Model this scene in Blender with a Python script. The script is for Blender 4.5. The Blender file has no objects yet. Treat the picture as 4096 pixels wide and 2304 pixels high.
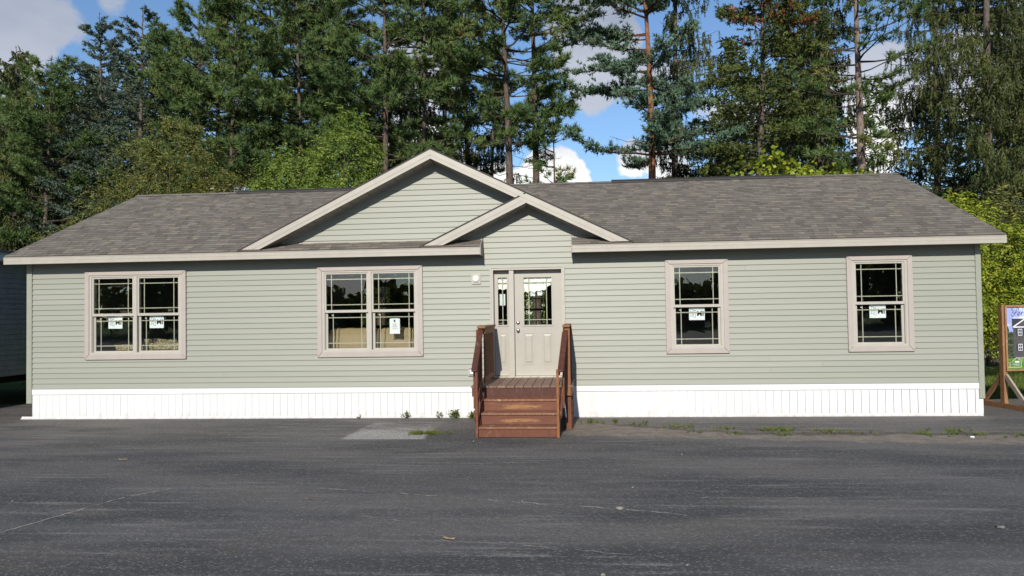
import bpy, math, random
import numpy as np
from mathutils import Matrix, Vector
R = math.radians
SC = bpy.context.scene
COL = SC.collection
random.seed(7)
RNG = np.random.default_rng(11)

# ------------------------------------------------------------------ camera
cam_d = bpy.data.cameras.new('camera'); cam = bpy.data.objects.new('camera', cam_d); COL.objects.link(cam)
cam_d.sensor_width = 36.0; cam_d.lens = 28.125; cam_d.clip_start = 0.1; cam_d.clip_end = 3000
right = (0.99593396, 0.08877708, -0.01530282); up = (0.01790138, -0.02854851, 0.99943210); back = (0.08828979, -0.99564231, -0.03002166)
cam.matrix_world = Matrix(((right[0], up[0], back[0], 0.0), (right[1], up[1], back[1], -14.65674),
                           (right[2], up[2], back[2], 1.92513), (0, 0, 0, 1)))
SC.camera = cam
SC.render.resolution_x = 1024; SC.render.resolution_y = 576

# ------------------------------------------------------------------ sky, sun, exposure
SUN_EL, SUN_AZ = R(25.5), R(183.0)
world = bpy.data.worlds.new('World'); SC.world = world; world.use_nodes = True
wn = world.node_tree; wn.nodes.clear(); WL = wn.links.new
def wnode(t, **kw):
    n = wn.nodes.new(t)
    for k, v in kw.items(): setattr(n, k, v)
    return n
w_out = wnode('ShaderNodeOutputWorld'); w_bg = wnode('ShaderNodeBackground'); w_bg.inputs['Strength'].default_value = 0.11
w_sky = wnode('ShaderNodeTexSky', sky_type='NISHITA', sun_disc=False, sun_elevation=SUN_EL, sun_rotation=SUN_AZ,
              altitude=200, air_density=1.0, dust_density=0.1, ozone_density=4.5)
w_tc = wnode('ShaderNodeTexCoord')
w_map = wnode('ShaderNodeMapping'); w_map.inputs['Scale'].default_value = (1, 1, 1.9); w_map.inputs['Location'].default_value = (0.31, 0.12, 0.4)
WL(w_tc.outputs['Generated'], w_map.inputs['Vector'])
n1 = wnode('ShaderNodeTexNoise'); n1.inputs['Scale'].default_value = 5.0; n1.inputs['Detail'].default_value = 11; n1.inputs['Roughness'].default_value = 0.56
WL(w_map.outputs['Vector'], n1.inputs['Vector'])
acc = n1.outputs['Fac']
def vmath(op, a, b=None):
    n = wnode('ShaderNodeMath', operation=op)
    for i, s in enumerate((a, b)):
        if s is None: continue
        if isinstance(s, (int, float)): n.inputs[i].default_value = s
        else: WL(s, n.inputs[i])
    return n.outputs[0]
# single clouds of the day, each a bank standing at its own bearing (the last ones hang beyond the frame, two low ones added to tint the pane reflections)
BANKS = [((-0.585, 0.76, 0.300), 0.062, 0.42), ((-0.60, 0.74, 0.36), 0.075, 0.40), ((-0.545, 0.785, 0.31), 0.045, 0.34), ((-0.495, 0.80, 0.350), 0.045, 0.30), ((-0.60, 0.762, 0.23), 0.06, 0.30), ((-0.425, 0.845, 0.318), 0.045, 0.30), ((-0.53, 0.82, 0.22), 0.035, 0.30),
         ((-0.034, 0.984, 0.172), 0.052, 0.6), ((-0.012, 0.986, 0.150), 0.045, 0.5), ((-0.055, 0.985, 0.158), 0.040, 0.5), ((-0.11, 0.98, 0.15), 0.07, 0.4),
         ((0.012, 0.942, 0.345), 0.075, 0.42), ((0.03, 0.954, 0.31), 0.06, 0.34), ((0.008, 0.964, 0.262), 0.045, 0.26), ((0.062, 0.981, 0.183), 0.032, 0.36), ((0.10, 0.98, 0.17), 0.05, 0.32),
         ((0.325, 0.914, 0.25), 0.075, 0.42), ((0.33, 0.92, 0.185), 0.06, 0.30), ((0.44, 0.87, 0.25), 0.10, 0.30), ((0.2, 0.96, 0.2), 0.08, 0.26),
         ((-0.20, 0.955, 0.19), 0.10, 0.40), ((-0.18, 0.93, 0.31), 0.08, 0.36), ((-0.30, 0.93, 0.20), 0.07, 0.2), ((-0.45, 0.88, 0.13), 0.10, 0.36),
         ((-0.2, -0.93, 0.3), 0.25, 0.25), ((-0.3, -0.95, 0.06), 0.14, 0.3), ((0.15, -0.98, 0.07), 0.12, 0.3), ((0.3, -0.92, 0.2), 0.22, 0.22), ((0.6, -0.75, 0.35), 0.3, 0.25), ((0.9, 0.1, 0.4), 0.3, 0.25), ((-0.9, -0.2, 0.4), 0.3, 0.25), ((0.1, 0.1, 1.0), 0.4, 0.2)]
nd = wnode('ShaderNodeTexNoise'); nd.inputs['Scale'].default_value = 16; nd.inputs['Detail'].default_value = 9
WL(w_tc.outputs['Generated'], nd.inputs['Vector'])
wob = wnode('ShaderNodeVectorMath', operation='MULTIPLY_ADD'); WL(nd.outputs['Color'], wob.inputs[0])
wob.inputs[1].default_value = (0.06, 0.06, 0.06)
w_off = wnode('ShaderNodeVectorMath', operation='ADD'); w_off.inputs[1].default_value = (-0.03, -0.03, -0.03)
WL(w_tc.outputs['Generated'], w_off.inputs[0]); WL(w_off.outputs[0], wob.inputs[2])
for d, rad, amt in BANKS:
    v = Vector(d).normalized()
    ds = wnode('ShaderNodeVectorMath', operation='DISTANCE'); WL(wob.outputs[0], ds.inputs[0]); ds.inputs[1].default_value = v
    mr = wnode('ShaderNodeMapRange', interpolation_type='SMOOTHSTEP'); WL(ds.outputs['Value'], mr.inputs['Value'])
    mr.inputs['From Min'].default_value = rad; mr.inputs['From Max'].default_value = rad * 0.25
    mr.inputs['To Min'].default_value = 0; mr.inputs['To Max'].default_value = amt
    acc = vmath('ADD', acc, mr.outputs[0])
cm = wnode('ShaderNodeMapRange', interpolation_type='SMOOTHSTEP'); WL(acc, cm.inputs['Value'])
cm.inputs['From Min'].default_value = 0.63; cm.inputs['From Max'].default_value = 0.76
# cloud tone: thin edges and tops white, thick bodies blue grey
tone = wnode('ShaderNodeTexNoise'); tone.inputs['Scale'].default_value = 5.5; tone.inputs['Detail'].default_value = 6
WL(w_map.outputs['Vector'], tone.inputs['Vector'])
sep = wnode('ShaderNodeSeparateXYZ'); WL(w_tc.outputs['Generated'], sep.inputs[0])
tz = vmath('ADD', vmath('MULTIPLY', sep.outputs['Z'], 1.9), vmath('MULTIPLY', tone.outputs['Fac'], 0.5))
cr = wnode('ShaderNodeValToRGB'); WL(tz, cr.inputs['Fac'])
cr.color_ramp.elements[0].position = 0.56; cr.color_ramp.elements[0].color = (8.4, 8.35, 8.2, 1)
cr.color_ramp.elements[1].position = 1.0; cr.color_ramp.elements[1].color = (2.2, 2.6, 3.5, 1)
e = cr.color_ramp.elements.new(0.67); e.color = (4.5, 4.8, 5.5, 1)
mixc = wnode('ShaderNodeMix', data_type='RGBA'); WL(cm.outputs[0], mixc.inputs['Factor']); WL(w_sky.outputs[0], mixc.inputs['A']); WL(cr.outputs[0], mixc.inputs['B'])
WL(mixc.outputs['Result'], w_bg.inputs['Color']); WL(w_bg.outputs[0], w_out.inputs['Surface'])

sun_d = bpy.data.lights.new('sun', 'SUN'); sun = bpy.data.objects.new('sun', sun_d); COL.objects.link(sun)
sun_d.energy = 4.0; sun_d.angle = R(0.53); sun_d.color = (1.0, 0.94, 0.84)
sdir = Vector((math.sin(SUN_AZ) * math.cos(SUN_EL), math.cos(SUN_AZ) * math.cos(SUN_EL), math.sin(SUN_EL)))
sun.rotation_euler = sdir.to_track_quat('Z', 'Y').to_euler()
sun.location = sdir * 40
VS = SC.view_settings
VS.view_transform = 'Standard'; VS.look = 'None'; VS.gamma = 1; VS.exposure = 0.3; VS.use_curve_mapping = False

# ------------------------------------------------------------------ materials
class M:
    """small node-tree builder"""
    def __init__(s, name):
        s.m = bpy.data.materials.new(name); s.m.use_nodes = True; s.t = s.m.node_tree
        s.t.nodes.clear(); s.o = s.t.nodes.new('ShaderNodeOutputMaterial'); s.p = s.n('ShaderNodeBsdfPrincipled')
        s.t.links.new(s.p.outputs[0], s.o.inputs[0])
    def n(s, t, **kw):
        x = s.t.nodes.new(t)
        for k, v in kw.items(): setattr(x, k, v)
        return x
    def l(s, a, b): s.t.links.new(a, b)
    def sock(s, inp, v):
        if isinstance(v, bpy.types.NodeSocket): s.l(v, inp)
        else: inp.default_value = v
    def coord(s, kind='Object', scale=(1, 1, 1), loc=(0, 0, 0), rot=(0, 0, 0)):
        tc = s.n('ShaderNodeTexCoord'); mp = s.n('ShaderNodeMapping')
        mp.inputs['Scale'].default_value = scale; mp.inputs['Location'].default_value = loc; mp.inputs['Rotation'].default_value = rot
        s.l(tc.outputs[kind], mp.inputs[0]); return mp.outputs[0]
    def world(s, scale=(1, 1, 1), loc=(0, 0, 0)):
        g = s.n('ShaderNodeNewGeometry'); mp = s.n('ShaderNodeMapping'); mp.inputs['Scale'].default_value = scale; mp.inputs['Location'].default_value = loc
        s.l(g.outputs['Position'], mp.inputs[0]); return mp.outputs[0]
    def noise(s, vec, scale, detail=4, rough=0.5, dist=0.0):
        x = s.n('ShaderNodeTexNoise'); s.l(vec, x.inputs['Vector']); x.inputs['Scale'].default_value = scale
        x.inputs['Detail'].default_value = detail; x.inputs['Roughness'].default_value = rough; x.inputs['Distortion'].default_value = dist
        return x.outputs['Fac']
    def vor(s, vec, scale, feature='F1', out='Distance'):
        x = s.n('ShaderNodeTexVoronoi', feature=feature); s.l(vec, x.inputs['Vector']); x.inputs['Scale'].default_value = scale
        return x.outputs[out]
    def rng(s, v, a, b, c=0.0, d=1.0, smooth=True):
        x = s.n('ShaderNodeMapRange', interpolation_type='SMOOTHSTEP' if smooth else 'LINEAR'); s.sock(x.inputs[0], v)
        for i, q in zip((1, 2, 3, 4), (a, b, c, d)): s.sock(x.inputs[i], q)
        return x.outputs[0]
    def math(s, op, a, b=0.0):
        x = s.n('ShaderNodeMath', operation=op); s.sock(x.inputs[0], a); s.sock(x.inputs[1], b); return x.outputs[0]
    def mix(s, f, a, b, blend='MIX'):
        x = s.n('ShaderNodeMix', data_type='RGBA', blend_type=blend); s.sock(x.inputs['Factor'], f)
        for k, v in (('A', a), ('B', b)):
            s.sock(x.inputs[k], v if isinstance(v, bpy.types.NodeSocket) else (*v, 1) if len(v) == 3 else v)
        return x.outputs['Result']
    def ramp(s, f, stops):
        x = s.n('ShaderNodeValToRGB'); s.sock(x.inputs[0], f); el = x.color_ramp.elements
        while len(el) > 1: el.remove(el[-1])
        el[0].position, el[0].color = stops[0][0], (*stops[0][1], 1)
        for p, c in stops[1:]: q = el.new(p); q.color = (*c, 1)
        return x.outputs[0]
    def bump(s, h, strength=0.3, dist=0.01):
        x = s.n('ShaderNodeBump'); x.inputs['Strength'].default_value = strength; x.inputs['Distance'].default_value = dist
        s.l(h, x.inputs['Height']); s.l(x.outputs[0], s.p.inputs['Normal'])
    def attr(s, name='tone'):
        x = s.n('ShaderNodeAttribute', attribute_name=name); return x.outputs['Fac']
    def rnd(s):
        return s.n('ShaderNodeObjectInfo').outputs['Random']
    def done(s, col, rough=0.6, spec=0.5, metal=0.0):
        s.sock(s.p.inputs['Base Color'], (*col, 1) if isinstance(col, tuple) and len(col) == 3 else col)
        s.sock(s.p.inputs['Roughness'], rough); s.p.inputs['Specular IOR Level'].default_value = spec; s.p.inputs['Metallic'].default_value = metal
        return s.m

MAT = {}
def plain(name, col, rough=0.6, spec=0.4, metal=0.0, var=0.06, scale=6.0, bump=0.0):
    m = M(name); v = m.world(); n = m.noise(v, scale, 5)
    c = m.mix(m.rng(n, 0.3, 0.7, 0, 1), tuple(x * (1 - var) for x in col), tuple(min(1, x * (1 + var)) for x in col))
    if bump: m.bump(m.noise(v, scale * 8, 4), bump, 0.004)
    MAT[name] = m.done(c, rough, spec, metal); return MAT[name]

def mk_vinyl():
    m = M('vinyl_siding'); v = m.world()
    tone = m.rnd()
    c = m.mix(tone, (0.270, 0.281, 0.235), (0.291, 0.299, 0.256))
    st = m.noise(m.world((0.6, 1, 26)), 2.0, 4)
    c = m.mix(m.rng(st, 0.35, 0.7, 0, 0.10), c, (0.247, 0.258, 0.214))
    dirt = m.noise(m.world((1.2, 1, 0.35)), 1.7, 6, 0.6)
    c = m.mix(m.rng(dirt, 0.5, 0.75, 0, 0.16), c, (0.273, 0.275, 0.226))
    wav = m.noise(m.world((1.1, 1, 5)), 1.6, 2); grain = m.noise(m.world((6, 20, 160)), 3, 4)
    h = m.math('ADD', m.math('MULTIPLY', wav, 1.0), m.math('MULTIPLY', grain, 0.10)); m.bump(h, 0.45, 0.006)
    MAT['siding'] = m.done(c, 0.46, 0.30)
mk_vinyl()
plain('trim_green', (0.281, 0.294, 0.240), 0.42, 0.5, var=0.04)
def mk_skirt():
    m = M('white_skirting'); v = m.world(); tone = m.rnd()
    c = m.mix(tone, (0.64, 0.645, 0.65), (0.70, 0.705, 0.705))
    d = m.noise(m.world((3, 1, 0.6)), 2.5, 6, 0.6)
    sz = m.n('ShaderNodeSeparateXYZ'); m.l(m.world(), sz.inputs[0])
    low = m.rng(sz.outputs['Z'], 0.16, 0.0, 0, 1)
    c = m.mix(m.math('MULTIPLY', low, m.rng(d, 0.35, 0.7, 0.1, 0.75)), c, (0.427, 0.401, 0.362))
    c = m.mix(m.rng(d, 0.55, 0.8, 0, 0.25), c, (0.598, 0.606, 0.621))
    m.bump(m.noise(m.world((6, 1, 1)), 3, 3), 0.2, 0.004)
    MAT['skirt'] = m.done(c, 0.38, 0.5)
mk_skirt()
plain('fascia', (0.375, 0.348, 0.296), 0.45, 0.5, var=0.04)
plain('casing', (0.385, 0.340, 0.308), 0.42, 0.5, var=0.03)
plain('frame', (0.405, 0.382, 0.335), 0.4, 0.5, var=0.03)
plain('muntin', (0.395, 0.378, 0.302), 0.45, 0.4, var=0.03)
plain('door', (0.375, 0.358, 0.312), 0.45, 0.5, var=0.03)
plain('soffit', (0.30, 0.27, 0.23), 0.6, 0.3, var=0.08)
plain('dark_edge', (0.045, 0.04, 0.038), 0.7, 0.3)
plain('nickel', (0.62, 0.58, 0.52), 0.25, 0.5, 1.0)
plain('white_plastic', (0.80, 0.80, 0.77), 0.4, 0.5, var=0.02)
plain('paper', (0.74, 0.78, 0.80), 0.6, 0.3, var=0.03, scale=20)
plain('ink', (0.012, 0.012, 0.014), 0.5)
plain('maroon_ink', (0.12, 0.02, 0.03), 0.5)
plain('faint_ink', (0.45, 0.30, 0.32), 0.6)
plain('grey_box', (0.22, 0.23, 0.24), 0.4)
plain('room_wall', (0.20, 0.20, 0.205), 0.8, 0.2)
plain('room_floor', (0.07, 0.055, 0.045), 0.7, 0.3)
plain('seam', (0.03, 0.025, 0.02), 0.8)
def mk_film():
    m = M('clear_film'); n = m.noise(m.world((1, 1, 0.8)), 13, 3, 0.5, 2.5)
    c = m.ramp(n, [(0.3, (0.93, 0.93, 0.92)), (0.53, (0.94, 0.93, 0.92)), (0.555, (0.62, 0.50, 0.36)), (0.58, (0.94, 0.93, 0.92))])
    m.bump(n, 0.15, 0.02); MAT['film'] = m.done(c, 0.25, 0.6)
mk_film()
def mk_glass():
    m = M('window_glass'); t = m.t; t.nodes.remove(m.p)
    tr = m.n('ShaderNodeBsdfTransparent'); tr.inputs[0].default_value = (0.93, 0.95, 0.945, 1)
    gl = m.n('ShaderNodeBsdfGlossy'); gl.inputs['Roughness'].default_value = 0.0; gl.inputs[0].default_value = (1, 1, 1, 1)
    fr = m.n('ShaderNodeFresnel'); fr.inputs[0].default_value = 1.62
    b = m.n('ShaderNodeBump'); b.inputs['Strength'].default_value = 0.035; b.inputs['Distance'].default_value = 0.02
    m.l(m.noise(m.world(), 2.6, 2), b.inputs['Height']); m.l(b.outputs[0], gl.inputs['Normal'])
    mx = m.n('ShaderNodeMixShader'); m.l(fr.outputs[0], mx.inputs[0]); m.l(tr.outputs[0], mx.inputs[1]); m.l(gl.outputs[0], mx.inputs[2])
    m.l(mx.outputs[0], m.o.inputs[0]); MAT['glass'] = m.m
mk_glass()
def mk_shingle(name, use_attr):
    m = M(name); v = m.world()
    if use_attr: t = m.attr('tone')
    else:
        br = m.n('ShaderNodeTexBrick'); br.inputs['Scale'].default_value = 1.0; br.inputs['Brick Width'].default_value = 0.24; br.inputs['Row Height'].default_value = 0.143
        br.inputs['Color1'].default_value = (0, 0, 0, 1); br.inputs['Color2'].default_value = (1, 1, 1, 1); br.inputs['Mortar Size'].default_value = 0.006; br.inputs['Mortar'].default_value = (0, 0, 0, 1)
        m.l(v, br.inputs['Vector']); t = br.outputs['Color']
    c = m.ramp(t, [(0.0, (0.105, 0.090, 0.076)), (0.35, (0.155, 0.133, 0.114)), (0.6, (0.188, 0.163, 0.135)), (0.8, (0.222, 0.196, 0.153)), (0.92, (0.207, 0.203, 0.172)), (1.0, (0.267, 0.224, 0.170))])
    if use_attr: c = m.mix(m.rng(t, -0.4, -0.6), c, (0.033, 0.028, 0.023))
    g = m.vor(v, 420.0); c = m.mix(m.rng(g, 0.25, 0.75, 0, 0.4), c, (0.267, 0.245, 0.211))
    bl = m.noise(v, 9, 5, 0.6); c = m.mix(m.rng(bl, 0.4, 0.75, 0, 0.3), c, (0.105, 0.093, 0.080))
    m.bump(m.noise(v, 300, 2), 0.5, 0.003)
    MAT[name] = m.done(c, 0.9, 0.2)
mk_shingle('shingle', True); mk_shingle('shingle_plain', False)

def mk_wood(name, c0, c1, worn, wornamt, patch=False):
    m = M(name); tc = m.n('ShaderNodeTexCoord')
    v = m.coord('Object', (1.0, 1.0, 1.0)); rn = m.rnd()
    off = m.n('ShaderNodeVectorMath', operation='ADD'); m.l(v, off.inputs[0])
    cmb = m.n('ShaderNodeCombineXYZ'); m.l(m.math('MULTIPLY', rn, 37.0), cmb.inputs[0]); m.l(m.math('MULTIPLY', rn, 11.0), cmb.inputs[1]); m.l(cmb.outputs[0], off.inputs[1])
    vv = m.n('ShaderNodeMapping'); vv.inputs['Scale'].default_value = (2.2, 12, 26) if patch else (9, 9, 4); m.l(off.outputs[0], vv.inputs[0])
    gr = m.noise(vv.outputs[0], 1.6, 6, 0.62, 1.2)
    c = m.mix(m.rng(gr, 0.3, 0.7), c0, c1); c = m.mix(m.math('MULTIPLY', rn, 0.35), c, tuple(x * 0.62 for x in c0))
    if patch:   # paint kicked off the middle of each riser, bare yellow grain showing
        sx = m.n('ShaderNodeSeparateXYZ'); m.l(tc.outputs['Generated'], sx.inputs[0])
        px = m.rng(m.math('ABSOLUTE', m.math('SUBTRACT', sx.outputs['X'], 0.53)), 0.42, 0.16)
        pz = m.rng(m.math('ABSOLUTE', m.math('SUBTRACT', sx.outputs['Z'], 0.44)), 0.42, 0.08)
        w = m.math('MULTIPLY', m.math('MULTIPLY', px, pz), 0.42); w = m.math('ADD', w, m.math('MULTIPLY', gr, 0.66))
        grain = m.rng(m.noise(vv.outputs[0], 5.0, 3, 0.5, 2.0), 0.4, 0.6)
        c = m.mix(m.rng(w, 0.56, 0.74), c, m.mix(grain, (0.17, 0.075, 0.034), (0.36, 0.19, 0.07)))
    ww = m.noise(off.outputs[0], 3.5, 8, 0.68)
    c = m.mix(m.math('MULTIPLY', m.rng(m.math('ADD', m.math('MULTIPLY', ww, 0.6), m.math('MULTIPLY', gr, 0.4)), 0.56, 0.66), wornamt), c, worn)
    m.bump(gr, 0.5, 0.004); MAT[name] = m.done(c, 0.62, 0.35)
mk_wood('red_stain', (0.121, 0.041, 0.022), (0.191, 0.066, 0.032), (0.369, 0.235, 0.131), 0.55)
mk_wood('riser_stain', (0.134, 0.048, 0.028), (0.191, 0.071, 0.038), (0.397, 0.267, 0.161), 0.25, True)
mk_wood('tread_stain', (0.170, 0.072, 0.041), (0.270, 0.133, 0.076), (0.510, 0.423, 0.292), 0.85)
mk_wood('deck_stain', (0.156, 0.085, 0.057), (0.250, 0.156, 0.115), (0.388, 0.312, 0.256), 0.8)
mk_wood('rail_stain', (0.072, 0.026, 0.018), (0.110, 0.041, 0.028), (0.360, 0.264, 0.192), 0.35)
mk_wood('amber_wood', (0.210, 0.079, 0.027), (0.284, 0.121, 0.044), (0.347, 0.200, 0.105), 0.5)
mk_wood('sign_wood', (0.247, 0.128, 0.058), (0.377, 0.203, 0.096), (0.442, 0.351, 0.275), 0.6)
mk_wood('grey_wood', (0.312, 0.250, 0.194), (0.450, 0.375, 0.300), (0.188, 0.112, 0.075), 0.6)

def mk_asphalt():
    m = M('asphalt'); v = m.world()
    big = m.noise(m.world((0.5, 1.6, 1)), 0.55, 5, 0.55)
    c = m.mix(m.rng(big, 0.36, 0.64), (0.070, 0.067, 0.066), (0.138, 0.129, 0.120))
    # long pale scuffs running along the lot, where the seal coat has worn through
    st = m.noise(m.world((0.5, 5.5, 1)), 1.3, 9, 0.66); sp = m.noise(m.world((0.8, 1.5, 1)), 30, 5, 0.85)
    scuff = m.rng(m.math('ADD', m.math('MULTIPLY', st, 0.60), m.math('MULTIPLY', sp, 0.40)), 0.515, 0.605, 0, 0.95)
    c = m.mix(m.math('MULTIPLY', scuff, m.rng(m.noise(m.world((0.3, 0.8, 1), (3, 5, 0)), 0.9, 4), 0.38, 0.6, 0.25, 1.0)), c, (0.255, 0.238, 0.212))
    seal = m.rng(m.noise(m.world((0.35, 1.2, 1)), 0.8, 6, 0.6), 0.56, 0.66); c = m.mix(m.math('MULTIPLY', seal, 0.45), c, (0.066, 0.064, 0.067))
    dust = m.rng(m.noise(m.world((0.6, 1.5, 1), (4, 2, 0)), 0.7, 7, 0.6), 0.48, 0.70, 0, 0.55); c = m.mix(dust, c, (0.160, 0.138, 0.114))
    sx = m.n('ShaderNodeSeparateXYZ'); m.l(v, sx.inputs[0]); X, Y = sx.outputs['X'], sx.outputs['Y']
    wob = m.math('SUBTRACT', m.noise(v, 2.2, 5, 0.6), 0.5); Yw = m.math('ADD', Y, m.math('MULTIPLY', wob, 0.7)); Xw = m.math('ADD', X, m.math('MULTIPLY', wob, 0.35))
    # washed-out silt strip between the steps and the right corner
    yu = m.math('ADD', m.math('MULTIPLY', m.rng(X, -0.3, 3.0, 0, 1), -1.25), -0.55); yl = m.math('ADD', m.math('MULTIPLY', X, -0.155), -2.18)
    silt = m.math('MULTIPLY', m.rng(m.math('SUBTRACT', yu, Yw), -0.25, 0.3), m.rng(m.math('SUBTRACT', Yw, yl), -0.12, 0.16))
    silt = m.math('MULTIPLY', silt, m.rng(X, -0.5, -0.1))
    c = m.mix(m.math('MULTIPLY', silt, 0.9), c, m.mix(m.rng(m.noise(v, 5, 6, 0.6), 0.35, 0.65), (0.198, 0.160, 0.124), (0.294, 0.243, 0.193)))
    apron = m.math('MULTIPLY', m.rng(Yw, -0.9, -0.1), m.rng(X, -5.0, -2.0, 0.15, 0.8)); c = m.mix(m.math('MULTIPLY', apron, 0.75), c, (0.173, 0.155, 0.135))
    left = m.math('MULTIPLY', m.rng(X, -6.0, -8.5), m.rng(m.noise(m.world((0.5, 1.7, 1), (9, 1, 0)), 0.9, 5, 0.6), 0.42, 0.6)); c = m.mix(m.math('MULTIPLY', left, 0.5), c, (0.196, 0.173, 0.144))
    edge_shade = m.math('MULTIPLY', m.rng(m.math('ABSOLUTE', m.math('SUBTRACT', Yw, m.math('ADD', yu, -0.22))), 0.20, 0.05), m.rng(X, 0.2, 0.8)); c = m.mix(m.math('MULTIPLY', edge_shade, 0.75), c, (0.057, 0.049, 0.041))  # shade under the overlapping asphalt edge, painted in as a dark band
    # bare patch beside the steps where something stood, aggregate showing
    inx = m.rng(m.math('ABSOLUTE', m.math('ADD', Xw, 3.12)), 0.70, 0.58); iny = m.rng(m.math('ABSOLUTE', m.math('ADD', Y, 1.52)), 1.02, 0.93)
    edge = m.rng(m.math('ADD', m.noise(m.world((0.7, 9, 1)), 2.2, 8, 0.75), m.math('MULTIPLY', m.rng(Y, -0.9, -2.4, 0, 1), 0.20)), 0.50, 0.60)
    bare = m.math('MULTIPLY', m.math('MULTIPLY', inx, iny), edge)
    g = m.vor(v, 60.0, out='Color'); gs = m.n('ShaderNodeSeparateColor'); m.l(g, gs.inputs[0])
    c = m.mix(m.math('MULTIPLY', bare, 0.95), c, m.mix(gs.outputs[0], (0.234, 0.225, 0.209), (0.528, 0.497, 0.450)))
    # aggregate
    a = m.vor(v, 55.0, out='Color'); as_ = m.n('ShaderNodeSeparateColor'); m.l(a, as_.inputs[0])
    c = m.mix(m.rng(as_.outputs[0], 0.74, 1.0, 0, 0.55), c, (0.27, 0.255, 0.235)); c = m.mix(m.rng(as_.outputs[1], 0.75, 1.0, 0, 0.4), c, (0.040, 0.039, 0.040))
    h = m.math('ADD', m.math('MULTIPLY', m.vor(v, 95.0), 0.5), m.noise(v, 30, 5, 0.7)); m.bump(h, 0.9, 0.012)
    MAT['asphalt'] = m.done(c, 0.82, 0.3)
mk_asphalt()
def mk_ground():
    m = M('turf'); v = m.world(); n = m.noise(v, 0.4, 6); f = m.noise(v, 14, 5, 0.7)
    c = m.mix(m.rng(n, 0.35, 0.65), (0.049, 0.112, 0.018), (0.084, 0.150, 0.030)); c = m.mix(m.rng(f, 0.45, 0.7, 0, 0.6), c, (0.105, 0.098, 0.042))
    m.bump(f, 0.6, 0.03); MAT['turf'] = m.done(c, 0.95, 0.15)
mk_ground()
def mk_leaf(name, stops, trans=0.3, rough=0.55, spec=0.3):
    m = M(name); t = m.attr('tone'); c = m.ramp(t, stops); m.done(c, rough, spec)
    tl = m.n('ShaderNodeBsdfTranslucent'); m.l(m.mix(0.35, c, (0.12, 0.16, 0.02)), tl.inputs[0])
    mx = m.n('ShaderNodeMixShader'); mx.inputs[0].default_value = trans; m.l(m.p.outputs[0], mx.inputs[1]); m.l(tl.outputs[0], mx.inputs[2]); m.l(mx.outputs[0], m.o.inputs[0])
    MAT[name] = m.m
mk_leaf('pine_needles', [(0, (0.055, 0.098, 0.029)), (0.5, (0.101, 0.161, 0.047)), (0.9, (0.172, 0.222, 0.065)), (1, (0.294, 0.178, 0.059))], 0.12)
mk_leaf('scots_needles', [(0, (0.068, 0.120, 0.077)), (0.5, (0.112, 0.187, 0.114)), (1, (0.170, 0.248, 0.147))], 0.12)
mk_leaf('spruce_needles', [(0, (0.041, 0.057, 0.016)), (0.5, (0.070, 0.090, 0.024)), (1, (0.129, 0.131, 0.034))], 0.12)
mk_leaf('dense_spruce_needles', [(0, (0.054, 0.078, 0.019)), (0.5, (0.095, 0.125, 0.030)), (1, (0.153, 0.176, 0.047))], 0.12)
mk_leaf('blue_needles', [(0, (0.052, 0.082, 0.055)), (0.5, (0.091, 0.129, 0.089)), (1, (0.145, 0.184, 0.133))], 0.12)
mk_leaf('olive_leaves', [(0, (0.071, 0.099, 0.023)), (0.5, (0.154, 0.165, 0.039)), (1, (0.316, 0.273, 0.065))], 0.2)
mk_leaf('green_leaves', [(0, (0.084, 0.146, 0.023)), (0.5, (0.169, 0.241, 0.040)), (1, (0.277, 0.330, 0.061))], 0.22)
mk_leaf('yellow_leaves', [(0, (0.114, 0.184, 0.016)), (0.5, (0.244, 0.305, 0.027)), (1, (0.438, 0.408, 0.038))], 0.22)
mk_leaf('weed_leaves', [(0, (0.070, 0.130, 0.020)), (0.5, (0.12, 0.17, 0.03)), (1, (0.20, 0.20, 0.05))], 0.3)
mk_leaf('cone_cluster', [(0, (0.12, 0.030, 0.012)), (1, (0.20, 0.055, 0.02))], 0.05)
mk_leaf('dead_leaf', [(0, (0.30, 0.20, 0.12)), (1, (0.42, 0.31, 0.20))], 0.2)
def mk_bark(name, a, b):
    m = M(name); v = m.world((7, 7, 2)); n = m.noise(v, 2.4, 7, 0.7, 0.6); m.bump(n, 0.9, 0.05)
    MAT[name] = m.done(m.mix(m.rng(n, 0.35, 0.65), a, b), 0.9, 0.15)
mk_bark('limb_bark', (0.045, 0.035, 0.028), (0.11, 0.085, 0.07)); mk_bark('scots_limb', (0.07, 0.035, 0.02), (0.19, 0.095, 0.055)); mk_bark('pine_bark', (0.065, 0.048, 0.038), (0.165, 0.125, 0.103)); mk_bark('scots_bark', (0.15, 0.062, 0.030), (0.34, 0.16, 0.085))
mk_bark('spruce_bark', (0.07, 0.055, 0.045), (0.17, 0.14, 0.115)); mk_bark('broad_bark', (0.045, 0.038, 0.03), (0.11, 0.095, 0.08)); mk_bark('pale_bark', (0.122, 0.089, 0.072), (0.288, 0.222, 0.190))

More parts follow.
